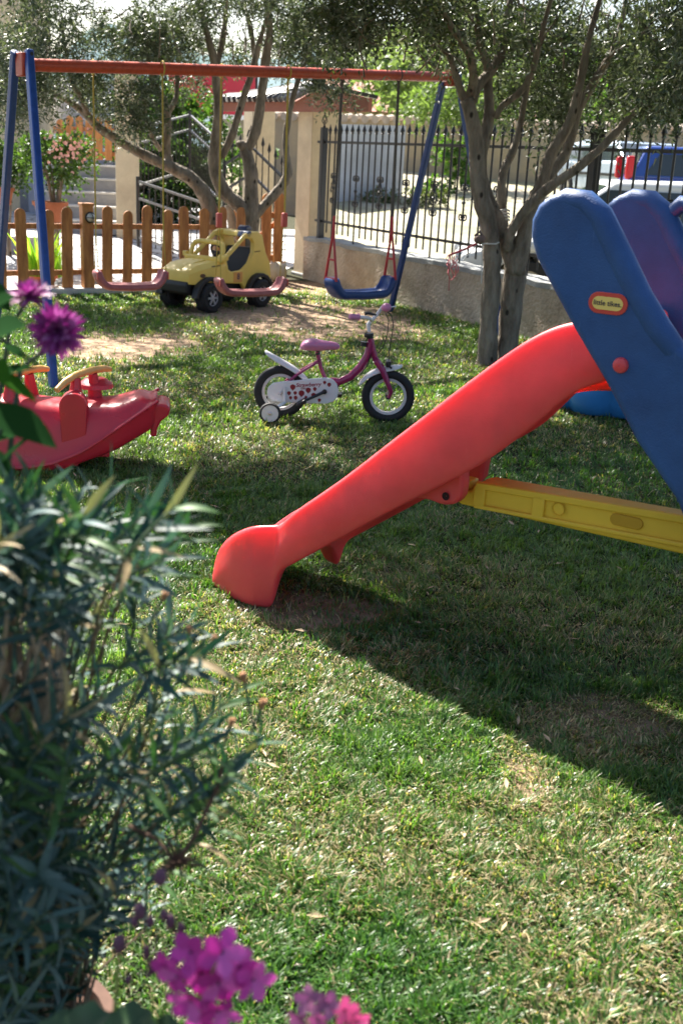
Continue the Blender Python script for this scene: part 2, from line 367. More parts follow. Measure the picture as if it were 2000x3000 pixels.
# ---- grass
M_grass = leafmat('grass_blades', trans=.45, rough=.36, tcol=(1.3, 1.45, .5), spec=.5)
def lawn_ok(x, y):
    r = ((x - FO.x) * FW.v.x + (y - FO.y) * FW.v.y) > .03
    q = ((x - PO.x) * PK.v.x + (y - PO.y) * PK.v.y) < -.17
    return r & q
def blades(n, D0, D1, name_):
    # area-uniform samples in the wedge in front of the camera
    yy = np.sqrt(rng.uniform(D0 ** 2, D1 ** 2, n * 2)); xx = rng.uniform(-1, 1, n * 2) * (yy * .345 + .18)
    ok = lawn_ok(xx, yy); soil = dirtmask(xx, yy, 0)
    clump = vnoise(xx, yy, 7, 1) * .5 + vnoise(xx, yy, 19, 2) * .5
    ok &= rng.random(n * 2) > soil * .96
    ok &= rng.random(n * 2) < .45 + clump * .8
    xx = xx[ok][:n]; yy = yy[ok][:n]; n = len(xx)
    straw = dirtmask(xx, yy, 1); clump = vnoise(xx, yy, 5, 1) * .5 + vnoise(xx, yy, 19, 2) * .5
    dryf = np.clip((vnoise(xx, yy, 2.2, 9) - .45) * 1.3 + .16 + .12 * (yy < 3.4), .06, .6); dryf = np.maximum(dryf, straw * .85)
    far = np.clip((yy - 3) / 7, 0, 1)
    isdry = rng.random(n) < dryf * .75
    tuft = np.clip((vnoise(xx, yy, 16, 12) - .3) * 1.8, 0, 1); L_ = rng.uniform(.016, .044, n) * (.35 + .6 * clump + .65 * tuft) * (1 - .3 * straw); L_ *= 1 + .25 * far
    W = rng.uniform(.0011, .0024, n) * (1 + 1.3 * far)
    az = rng.uniform(0, 2 * np.pi, n); lean = rng.uniform(.25, 1.35, n) + isdry * .25
    # patches combed the same way
    comb = vnoise(xx, yy, 9, 4) * 14; k = rng.random(n) < .6; az = np.where(k, comb + rng.normal(0, .6, n), az)
    dx = np.cos(az); dy = np.sin(az); px_ = -dy; py_ = dx
    def ring(t, wd):
        a = lean * (.45 + .65 * t); r = L_ * t * np.sin(np.minimum(a, 1.5)); z = L_ * t * np.cos(np.minimum(a, 1.5)) + .002
        return (xx + dx * r, yy + dy * r, z, wd)
    V = np.zeros((n, 5, 3))
    for i, (t, wd) in enumerate(((0, 1.0), (.55, .9))):
        X_, Y_, Z_, w_ = ring(t, wd)
        V[:, 2 * i] = np.stack([X_ - px_ * W * w_, Y_ - py_ * W * w_, Z_], 1); V[:, 2 * i + 1] = np.stack([X_ + px_ * W * w_, Y_ + py_ * W * w_, Z_], 1)
    X_, Y_, Z_, _ = ring(1.0, 0); V[:, 4] = np.stack([X_, Y_, Z_], 1)
    g1 = np.array([.075, .17, .03]); g2 = np.array([.23, .30, .10]); g3 = np.array([.035, .11, .028])
    t1 = rng.random(n)[:, None]; t2 = np.clip(vnoise(xx, yy, 1.3, 3) + rng.normal(0, .2, n), 0, 1)[:, None]
    c = g1 * (1 - t1) + g2 * t1; c = c * t2 + (g3 * (1 - t1) + g1 * t1) * (1 - t2)
    s1 = np.array([.50, .42, .26]); s2 = np.array([.24, .18, .10]); t3 = rng.random(n)[:, None]
    c = np.where(isdry[:, None], s1 * t3 + s2 * (1 - t3), c) * rng.uniform(.6, 1.4, n)[:, None]
    C_ = np.repeat(c, 5, 0)
    base = np.arange(n)[:, None] * 5
    T = np.concatenate([base + np.array([0, 1, 3]), base + np.array([0, 3, 2]), base + np.array([2, 3, 4])], 0)
    return V.reshape(-1, 3), T, C_
Vs = []; Ts = []; Cs = []; off = 0
for (n, a, b_) in ((150000, 1.5, 3.2), (150000, 3.2, 5.2), (130000, 5.2, 8.5), (110000, 8.5, 14.5)):
    V, T, C_ = blades(n, a, b_, '')
    Vs.append(V); Ts.append(T + off); Cs.append(C_); off += len(V)
go = npmesh('grass', np.concatenate(Vs), np.concatenate(Ts), M_grass, cols=np.concatenate(Cs))
tag(go, 'short patchy green lawn grass with straw coloured dry blades', kind='stuff'); go['category'] = 'grass'

# dry fallen leaves
M_dl = mat('dry_leaf', (0.45, 0.33, 0.2), .8, var=.4, scale=30)
b = MB()
for i in range(760):
    D = 1.8 + 12 * random.random() ** .8; x = random.uniform(-.33, .33) * D
    if i > 520:                                         # most lie along the wall foot
        s = random.uniform(-1, 5); q = fwp(s, random.uniform(.05, .9) ** 1.5 + .05); x, D = q.x, q.y
    if not bool(lawn_ok(np.array([x]), np.array([D]))[0]): continue
    a = random.random() * 6.3; L = random.uniform(.012, .026); z = .018 + random.random() * .012
    u_ = Vector((math.cos(a), math.sin(a), random.uniform(-.3, .3))) * L; v_ = Vector((-math.sin(a), math.cos(a), random.uniform(-.4, .4))) * L * .25
    p = Vector((x, D, z)); b.add([p - u_, p + v_, p + u_, p - v_ + Vector((0, 0, .003))], [(0, 1, 2), (0, 2, 3)])
tag(b.build('fallen_leaves', M_dl), 'small dry brown leaves scattered over the lawn', kind='stuff')['category'] = 'leaves'

# ---- boundary wall and iron fence
wl = thing('boundary_wall', fwp(0, 0), FA, 'low rough plastered garden wall carrying the black iron fence', 'wall')
b = MB(); nseg = 60
def wob(s): return .008 * math.sin(s * 5) + .006 * math.sin(s * 13.7)
vs = []; fs = []
for i in range(nseg + 1):
    s = -7 + 11.75 * i / nseg; h_ = .50 + wob(s) 
    vs += [(s, 0, 0), (s, .004 * math.sin(s * 3), h_), (s, -.24, h_ + .01), (s, -.24, 0)]
for i in range(nseg):
    for k in range(3): fs.append((i * 4 + k, i * 4 + k + 4, i * 4 + k + 5, i * 4 + k + 1))
fs += [(0, 1, 2, 3), (nseg * 4 + 3, nseg * 4 + 2, nseg * 4 + 1, nseg * 4)]
b.add(vs, fs).build('wall_body', M_wall, wl)
b = MB(); vs = []; fs = []
for i in range(nseg + 1):
    s = -7 + 11.75 * i / nseg; h_ = .51 + wob(s)
    r1 = random.uniform(0, .012)
    vs += [(s, .015 - r1, h_ - .012 - r1), (s, .015 - r1, h_ + .028), (s, -.26, h_ + .035), (s, -.26, h_ - .005)]
for i in range(nseg):
    for k in range(4): fs.append((i * 4 + k, i * 4 + k + 4, i * 4 + (k + 1) % 4 + 4, i * 4 + (k + 1) % 4))
fs += [(0, 1, 2, 3), (nseg * 4 + 3, nseg * 4 + 2, nseg * 4 + 1, nseg * 4)]
b.add(vs, fs).build('wall_cap', M_cap, wl)

fr = thing('iron_fence', fwp(0, -.12, .53), FA, 'black wrought iron fence with spear tips and scrolls on the low wall', 'fence')
proto = None
s = 4.365; k = 0
def bar_mesh(z0):
    b = MB(); b.tube([(0, 0, z0), (0, 0, 1.80 - .53)], .0108, 6)
    b.lathe([(.0108, 1.265), (.023, 1.275), (.014, 1.285), (.026, 1.305), (.015, 1.335), (.004, 1.372), (.0005, 1.38)], 8)
    return b
p_long = p_short = None
while s > -6.3:
    near_post = abs(s - (-.63)) < .04 or abs(s - 4.53) < .04
    if not near_post:
        if k % 4 == 1:
            if p_long is None: o = p_long = bar_mesh(.0).build('bar', M_dark, fr, smooth=True)
            else: o = p_long.copy(); COL.objects.link(o)
        else:
            if p_short is None: o = p_short = bar_mesh(.085).build('bar', M_dark, fr, smooth=True)
            else: o = p_short.copy(); COL.objects.link(o)
        o.parent = fr; o.location = (s, 0, 0)
    s -= .1445; k += 1
for z in (1.70, .745):
    MB().box((-.9, .0, z - .53), (11.2, .012, .03)).build('rail', M_dark, fr, bevel=.003)
def spiral(b, c, r0, sgn, turns=1.15, up=1, r=.007):
    pts = []
    for i in range(22):
        t = i / 21; a = t * turns * 2 * math.pi; rr = r0 * (1 - .72 * t)
        pts.append((c[0] + sgn * (r0 - rr * math.cos(a)), 0, c[1] + up * rr * math.sin(a)))
    b.tube(pts, r, 5)
def ornament(full):
    b = MB()
    for sg in (-1, 1):
        spiral(b, (0, .14), .04, sg, up=1, r=.009); spiral(b, (0, -.14), .04, sg, up=-1, r=.009)
        if full:
            pts = [(0, 0, .14), (sg * .03, 0, .1), (sg * .065, 0, .04), (sg * .07, 0, 0), (sg * .065, 0, -.04), (sg * .03, 0, -.1), (0, 0, -.14)]
            b.tube([(sg * .005, 0, .13), (sg * .05, 0, .03), (sg * .075, 0, -.03), (sg * .045, 0, -.05), (sg * .045, 0, -.02)], .007, 5)
            b.tube([(0, 0, -.02), (sg * .04, 0, .02), (sg * .06, 0, .06)], .006, 5)
    b.tube([(0, 0, -.145), (0, 0, .145)], .008, 6)
    b.lathe([(.0, -.03), (.02, -.01), (.02, .01), (0, .03)], 8)
    return b
pf = ph = None
for i in range(13):
    s = 4.222 - i * .578; full = i % 2 == 0
    if full:
        if pf is None: o = pf = ornament(True).build('scroll_ornament', M_dark, fr, smooth=True)
        else: o = pf.copy(); COL.objects.link(o)
    else:
        if ph is None: o = ph = ornament(False).build('scroll_ornament', M_dark, fr, smooth=True)
        else: o = ph.copy(); COL.objects.link(o)
    o.parent = fr; o.location = (s, 0, (1.16 if full else 1.15) - .53)
def finial(b, z):
    for q in range(4):
        a0 = q * math.pi / 2; pts = []
        for i in range(13):
            t = i / 12; a = a0 + t * math.pi; r_ = .034 * math.sin(math.pi * t)
            pts.append((r_ * math.cos(a), r_ * math.sin(a), z + .03 + t * .12))
        b.tube(pts, .006, 5)
    b.lathe([(.012, z), (.02, z + .012), (.008, z + .03)], 8); b.lathe([(.006, z + .15), (.014, z + .165), (.001, z + .2)], 8)
for s_ in (4.53, -.63, -5.8):
    b = MB(); b.box((s_, 0, .67), (.075, .075, 1.34)); p = b.build('post', M_dark, fr, bevel=.004)
    b = MB(); finial(b, 1.34); b.xf(Matrix.Translation((s_, 0, 0))); b.build('finial', M_dark, p, smooth=True)

# ---- gate pillars and roof
pa = Frame(at(900, 795, 14.75), FA); pa.O.z = 0
def pillar(x, y, w_, d_, h_, rz, label, mt=M_stucco, nm='gate_pillar', cat='pillar'):
    t = thing(nm, (x, y, 0), rz, label, cat)
    MB().box((0, 0, h_ / 2), (w_, d_, h_)).build('shaft', mt, t, bevel=.012)
    MB().box((0, 0, .02), (w_ + .05, d_ + .05, .04)).build('footing', M_cap, t, bevel=.01)
    return t
c0 = pa.O + pa.u * .22 - pa.v * .2
pillar(c0.x, c0.y, .42, .40, 2.13, FA, 'cream plastered gate pillar at the end of the iron fence')
q = at(752, 700, 17.2); pillar(q.x, q.y, .34, .36, 2.2, FA, 'cream plastered gate pillar farther back behind the tree')
q = at(372, 640, 16.6); pillar(q.x + .02, q.y, .32, .3, 2.5, rad(8), 'cream plastered pillar beside the stone steps', nm='step_pillar')
rf = thing('gate_roof', at(863, 330, 14.9), 0, 'dark tiled roof with rust brown fascia over the gate', 'roof')
RO = Vector(rf.location)
M_fas = mat('fascia_paint', (0.30, 0.10, 0.055), .6, var=.15, scale=5)
M_tile = mat('dark_roof_tile', (0.03, 0.03, 0.035), .35, var=.3, scale=8)
A = at(648, 300, 16.05); A.z = 2.13; B = at(863, 330, 14.9); Cc = at(1078, 325, 13.75); 
back = (FW.v * -1.0)
def fasc(p, q, z0, z1, d=.04): 
    b = MB(); p = Vector(p); q = Vector(q)
    b.add([(p.x, p.y, z0), (q.x, q.y, z0), (q.x, q.y, z1), (p.x, p.y, z1)] + [(p.x + back.x * d, p.y + back.y * d, z0), (q.x + back.x * d, q.y + back.y * d, z0), (q.x + back.x * d, q.y + back.y * d, z1), (p.x + back.x * d, p.y + back.y * d, z1)],
          [(0, 1, 2, 3), (7, 6, 5, 4), (0, 4, 5, 1), (1, 5, 6, 2), (2, 6, 7, 3), (3, 7, 4, 0)]); return b
zb = (B.z + Cc.z) / 2
fasc(A, B, zb, zb + .12).build('fascia', M_fas, rf, off=RO)
ap = at(939, 254, 14.45); rt = at(1106, 290, 13.7)
b = MB(); th = back * .05
P4 = [Vector((B.x, B.y, zb)), Vector((Cc.x, Cc.y, zb)), Vector((Cc.x, Cc.y, zb + .15)), Vector((ap.x, ap.y, ap.z)), Vector((B.x, B.y, zb + .12))]
b.add(P4 + [p + th for p in P4], [(0, 1, 2, 3, 4), (9, 8, 7, 6, 5)] + [(i, i + 5, (i + 1) % 5 + 5, (i + 1) % 5) for i in range(5)])
b.build('gable_board', M_fas, rf, off=RO)
rb = ap + back * 1.6 + Vector((0, 0, .0)); ar = A + back * 1.2 + Vector((0, 0, .42)); ar.z = ap.z + .06
b = MB()
Az = Vector((A.x, A.y, zb + .12)); Bz = Vector((B.x, B.y, zb + .12)) 
sl_ = [Az, Bz + FW.v * .03, ap, ar]; up_ = Vector((0, 0, .04))
b.add(sl_ + [p + up_ for p in sl_], [(0, 1, 2, 3), (7, 6, 5, 4), (0, 4, 5, 1), (1, 5, 6, 2), (2, 6, 7, 3), (3, 7, 4, 0)])
b.build('roof_slope', M_tile, rf, off=RO)
_bk = Vector((-.35, 1.2, 0)); sr = [rt + Vector((0, 0, .0)), ap, ap + _bk, rt + _bk]
b = MB(); b.add(sr + [p + up_ for p in sr], [(0, 1, 2, 3), (7, 6, 5, 4), (0, 4, 5, 1), (1, 5, 6, 2), (2, 6, 7, 3), (3, 7, 4, 0)])
b.build('roof_slope', M_tile, rf, off=RO)
b = MB(); bw = MB()
for i in range(15):
    t = i / 14; p0 = Az.lerp(Bz, t) + up_ - (ar - Az).normalized() * .06; p1 = ar.lerp(ap, t) + up_
    n_ = 7
    b.tube([p0.lerp(p1, j / n_) + Vector((0, 0, .012 * (j % 2))) for j in range(n_ + 1)], [.045 + .006 * (j % 2) for j in range(n_ + 1)], 8)
    bw.tube([p0 - (p1 - p0).normalized() * .012, p0 + (p1 - p0).normalized() * .012], .034, 8)
b.build('roof_tiles', M_tile, rf, smooth=True, off=RO); bw.build('tile_ends', M_stone, rf, off=RO)

# ---- picket fence
pk = thing('picket_fence', pkp(0, 0), PA, 'low orange stained wooden picket fence with rounded tops along the courtyard', 'fence')
def picket(h, w_=.115, t=.022):
    pts = [(-w_ / 2, .06), (w_ / 2, .06), (w_ / 2, h - .06)]
    pts += [(w_ / 2 * math.cos(a), h - .06 + .06 * math.sin(a)) for a in [math.pi * i / 8 for i in range(1, 8)]] + [(-w_ / 2, h - .06)]
    return MB().prism(pts, -t / 2, t / 2)
tops = [(-6, 612), (62, 610), (137, 614), (192, 606), (310, 603), (370, 617), (428, 597), (488, 614), (543, 597), (600, 610), (652, 597), (708, 600), (740, 606)]
for (px, ty) in tops:
    s0, z0 = PK.sz(px, ty + 0)
    z0 = max(.74, min(.93, z0))
    o = picket(z0, w_=.115 * random.uniform(.95, 1.05)).build('picket', M_wood, pk, bevel=.003); o.location = (s0, 0, 0); o.rotation_euler = (0, rad(random.uniform(-1.8, 1.8)), rad(random.uniform(-4, 4)))
for i in range(7):
    o = picket(.83 + random.uniform(-.03, .03)).build('picket', M_wood, pk, bevel=.003); o.location = (-1.15 - .27 * i, 0, 0)
for zz in (.70, .22):
    b = MB(); b.box((-.6, .03, zz), (5.1, .03, .055)); b.build('rail', M_wood, pk, bevel=.004)
s0, z0 = PK.sz(252, 600)
gpst = MB().box((s0, -.01, .46), (.12, .1, .92)).box((s0, -.01, .93), (.14, .12, .03)).build('post', M_wood, pk, bevel=.006)
# lantern fixed to the post
ln = thing('wall_lantern', pkp(s0 + .02, -.06, 0), PA, 'small round dark metal bulkhead lamp fixed on the picket fence post', 'lamp')
M_glass = mat('frosted_glass', (0.6, 0.58, 0.5), .25)
Mx = Matrix.Translation((0, -.0, .80)) @ Matrix.Rotation(rad(90), 4, 'X')
MB().lathe([(.002, 0), (.055, 0), (.06, .015), (.05, .02), (.04, .02)], 18, Mx).build('housing', M_dark, ln, smooth=True)
MB().lathe([(.045, .02), (.042, .05), (.028, .075), (.001, .085)], 16, Mx).build('glass', M_glass, ln, smooth=True)
b = MB()
for a in (0, rad(90)):
    b.tube([Mx @ Vector((.05 * math.cos(q) * math.cos(a), .05 * math.cos(q) * math.sin(a), .02 + .075 * math.sin(q))) for q in [math.pi * i / 10 for i in range(11)]], .005, 5)
b.build('guard', M_dark, ln)
# open leaf of the wooden gate by the pillar
gl = thing('wooden_gate', at(790, 805, 14.2), 0, 'orange wooden picket gate standing beside the cream gate pillar', 'gate')
gl.location.z = 0; gl.rotation_euler = (0, 0, rad(22))
for i, (dx, h) in enumerate(((-.42, .95), (-.25, 1.0), (-.06, 1.06), (.1, 1.08))):
    o = picket(h, .12).build('picket', M_wood, gl, bevel=.003); o.location = (dx, 0, 0)
for zz in (.8, .28): MB().box((-.16, .03, zz), (.62, .03, .07)).build('rail', M_wood, gl, bevel=.004)
MB().box((-.16, .052, .52), (.72, .02, .06), Matrix.Rotation(rad(-38), 3, 'Y')).build('brace', M_wood, gl, bevel=.004)
# ---- stone steps behind the pickets
st = thing('stone_steps', at(232, 660, 16.5), rad(6), 'pale grey stone steps climbing behind the picket fence', 'steps')
st.location.z = .32
M_riser = mat('stone_riser', (0.36, 0.36, 0.37), .85, var=.25, scale=6)
for i in range(5):
    MB().box((0, .3 * i + .45, .187 * i + .07 - .01), (1.1, .9, .18)).build('riser', M_riser, st)
    MB().box((0, .3 * i + .13, .187 * i + .153), (1.14, .34, .026)).build('tread', M_stone, st, bevel=.005)
up = thing('upper_gate', st.matrix_basis @ Vector((.05, 2.42, 1.33)), rad(6), 'orange wooden picket gate at the top of the stone steps', 'gate')
up.location = Matrix.LocRotScale(st.location, st.rotation_euler, None) @ Vector((-0.02, 1.45, .93))
for i in range(7):
    o = picket(.72 - .03 * abs(i - 3) + .03 * (i % 2), .11).build('picket', M_wood, up, bevel=.003); o.location = (-.42 + .145 * i, 0, 0)
for zz in (.5, .15): MB().box((0, .03, zz), (1.05, .03, .06)).build('rail', M_wood, up)
M_grey = mat('grey_slab', (0.36, 0.38, 0.45), .8, var=.2, scale=4)
hs = thing('house', at(80, 780, 19.4), rad(6), 'cream house wall and raised grey terrace at the far left behind the steps', 'house')
hs.location.z = 0
MB().box((-1.1, 1.6, 2.2), (2.3, 3, 4.4)).build('wall', M_stucco, hs)
MB().box((1.0, .9, .65), (2.2, 1.6, 1.3)).build('terrace', M_grey, hs, bevel=.01)
for i in range(4): MB().box((.85, 1.9 + .3 * i, 1.3 + .17 * i + .085), (1.1, .3, .17)).build('upper_step', M_grey, hs, bevel=.01)
MB().box((.85, 3.4, 2.2), (1.9, .1, 1.0)).build('parapet', M_grey, hs)
# side wall by the plants
sw = thing('planter_wall', at(60, 800, 14.2), rad(6), 'low grey plant bed wall left of the stone steps', 'wall')
sw.location.z = 0; MB().box((-.3, .5, .18), (1.2, .9, .36)).build('wall_body', M_grey, sw, bevel=.01)
MB().box((-.3, .5, .375), (1.26, .96, .03)).build('coping', M_stone, sw, bevel=.005)

# ---- iron railings of the lane behind the tree
def railing(name, pts, zs, h, label, arrows=False, sp=.11, rl=M_dark, lowband=.22, group=None):
    t = thing(name, (pts[0][0], pts[0][1], 0), 0, label, 'railing', group)
    O = Vector((pts[0][0], pts[0][1], 0))
    barp = None
    for (a, b_, za, zb_) in zip(pts[:-1], pts[1:], zs[:-1], zs[1:]):
        A_ = Vector((a[0], a[1], za)); B_ = Vector((b_[0], b_[1], zb_)); L = (B_ - A_).length; n = max(2, int(L / sp))
        for hh in (h, h - lowband, .12):
            MB().bar(A_ - O + Vector((0, 0, hh)), B_ - O + Vector((0, 0, hh)), .03, .03).build('rail', rl, t)
        for i in range(n + 1):
            p = A_.lerp(B_, i / n) - O
            if barp is None:
                b = MB(); b.tube([(0, 0, .05), (0, 0, h + (.16 if arrows else 0))], .009, 5)
                if arrows: b.lathe([(.009, h + .14), (.026, h + .17), (.02, h + .2), (.001, h + .27)], 6)
                o = barp = b.build('bar', M_dark, t)
            else: o = barp.copy(); COL.objects.link(o); o.parent = t
            o.location = p
        MB().tube([A_ - O + Vector((0, 0, 0)), A_ - O + Vector((0, 0, h + .06))], .025, 8).build('post', M_dark, t)
    return t
M_lrail = mat('pale_metal_rail', (0.25, 0.25, 0.25), .3, .5)
a1 = at(405, 640, 17.5); a2 = at(555, 640, 18.6); a3 = at(632, 640, 17.6)
railing('iron_railing', [(a1.x, a1.y), (a2.x, a2.y), (a3.x, a3.y)], [.85, 1.1, .75], .95, 'black railing with a pale handrail bending round a corner before the hedge', rl=M_lrail, sp=.085)
a1 = at(405, 640, 15.3); a2 = at(612, 680, 15.0)
railing('iron_railing', [(a1.x, a1.y), (a2.x, a2.y)], [.25, .0], .85, 'black railing with a pale handrail sloping down the lane nearer the pickets', rl=M_lrail, sp=.085)
a1 = at(655, 700, 16.2); a2 = at(722, 700, 15.9); a3 = at(820, 700, 15.2)
gt = railing('entrance_gate', [(a1.x, a1.y), (a2.x, a2.y)], [-.1, .12], 1.45, 'left leaf of the black iron gate rising towards the middle', True, sp=.17, lowband=.35, group=None)
gt['category'] = 'gate'
gt = railing('entrance_gate', [(a2.x + .03, a2.y), (a3.x, a3.y)], [.12, -.25], 1.5, 'right leaf of the black iron gate sloping down to the pillar', True, sp=.17, lowband=.35)
gt['category'] = 'gate'
# white lane between
a = at(500, 700, 16); sheet('lane', [(a.x - 1.2, 15.4), (a.x + 1.6, 15.2), (a.x + 3.2, 24), (a.x - 1.0, 24)], .012, M_stone)

# ---- red banner
bn = thing('shop_banner', at(570, 345, 24), rad(4), 'red banner with a white lower stripe hanging behind the left tree', 'banner')
M_ban = mat('banner_red', (0.55, 0.035, 0.06), .5, var=.1); M_banw = mat('banner_white', (0.8, 0.78, 0.76), .6)
MB().box((.35, 0, .52), (1.75, .03, .85)).build('cloth', M_ban, bn); MB().box((.35, 0, .05), (1.75, .034, .09)).build('stripe', M_banw, bn)
MB().box((.3, -.02, .18), (.55, .004, .03)).build('lettering_line', M_banw, bn)
for dx in (-.6, 1.25):
    MB().tube([(dx, .05, -bn.location.z), (dx, .05, .95)], .03, 8).build('pole', M_dark, bn)

# ---- white wall and long ochre wall beyond the fence
def slab(name, p, q, h0, h1, th, mt, label, cat, part='wall_body'):
    t = thing(name, (p.x, p.y, 0), math.atan2(q.y - p.y, q.x - p.x), label, cat); L = math.hypot(q.x - p.x, q.y - p.y)
    MB().prism([(0, 0), (L, 0), (L, h1), (0, h0)], 0, th).build(part, mt, t); return t, L
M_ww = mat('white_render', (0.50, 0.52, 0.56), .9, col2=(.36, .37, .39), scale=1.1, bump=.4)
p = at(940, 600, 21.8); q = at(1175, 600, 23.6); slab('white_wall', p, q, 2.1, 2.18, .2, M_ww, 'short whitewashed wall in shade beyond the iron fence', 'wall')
M_och = mat('ochre_wall', (0.44, 0.35, 0.22), .95, col2=(0.30, 0.26, 0.2), scale=1.2, bump=.6, bscale=12)
p = at(800, 600, 30); q = at(2500, 600, 24.5); t, L = slab('street_wall', p, q, 2.42, 2.42, .25, M_och, 'long weathered ochre wall with curved coping tiles across the lot', 'wall')
b = MB(); n = int(L / .28)
for i in range(n): b.tube([(i * .28, -.08, 2.43), (i * .28, .33, 2.48)], .1, 8)
M_rtile = mat('red_roof_tile', (0.45, 0.20, 0.14), .8, col2=(0.3, 0.15, 0.12), scale=5)
M_ctile = mat('coping_tile', (0.50, 0.42, 0.34), .8, var=.3, scale=5)
b.build('coping_tiles', M_ctile, t)
# houses
def house(px, py, D, w_, d_, h_, rh, rz, label, wall=M_stucco):
    o = at(px, py, D); t = thing('house', (o.x, o.y, 0), rad(rz), label, 'house')
    MB().box((0, 0, h_ / 2), (w_, d_, h_)).build('wall', wall, t)
    e = .5; W2 = w_ / 2 + e; D2 = d_ / 2 + e
    b = MB(); b.add([(-W2, -D2, h_), (W2, -D2, h_), (W2, D2, h_), (-W2, D2, h_), (-W2 + D2, 0, h_ + rh), (W2 - D2, 0, h_ + rh)],
          [(0, 1, 5, 4), (1, 2, 5), (2, 3, 4, 5), (3, 0, 4), (3, 2, 1, 0)])
    r_ = b.build('roof', M_rtile, t)
    b = MB(); nn = int(2 * W2 / .35)
    for i in range(nn):
        x = -W2 + .35 * i + .2; k = min(1, (x + W2) / D2, (W2 - x) / D2)
        if k > .05: b.tube([(x, -D2, h_ + .05), (x, -D2 + D2 * k, h_ + .05 + rh * k)], .09, 6)
    b.build('tile_rows', M_rtile, r_)
    for x in (-w_ / 4, w_ / 4): 
        f_ = MB().box((x, -d_ / 2 - .02, h_ * .55), (1.0, .06, 1.2)).build('window', M_white, t); MB().box((x, -d_ / 2 - .055, h_ * .55), (.85, .02, 1.05)).build('pane', M_cglass, f_)
    return t
M_cglass = mat('dark_glass', (0.03, 0.04, 0.045), .08, spec=.8)
house(1060, 400, 40, 9, 6, 2.9, 1.0, 12, 'low cream house with faded red tiled roof just right of the gate roof')
house(1290, 420, 52, 12, 8, 3.0, 1.7, -14, 'low cream house with pink tiled roof partly hidden by green trees')

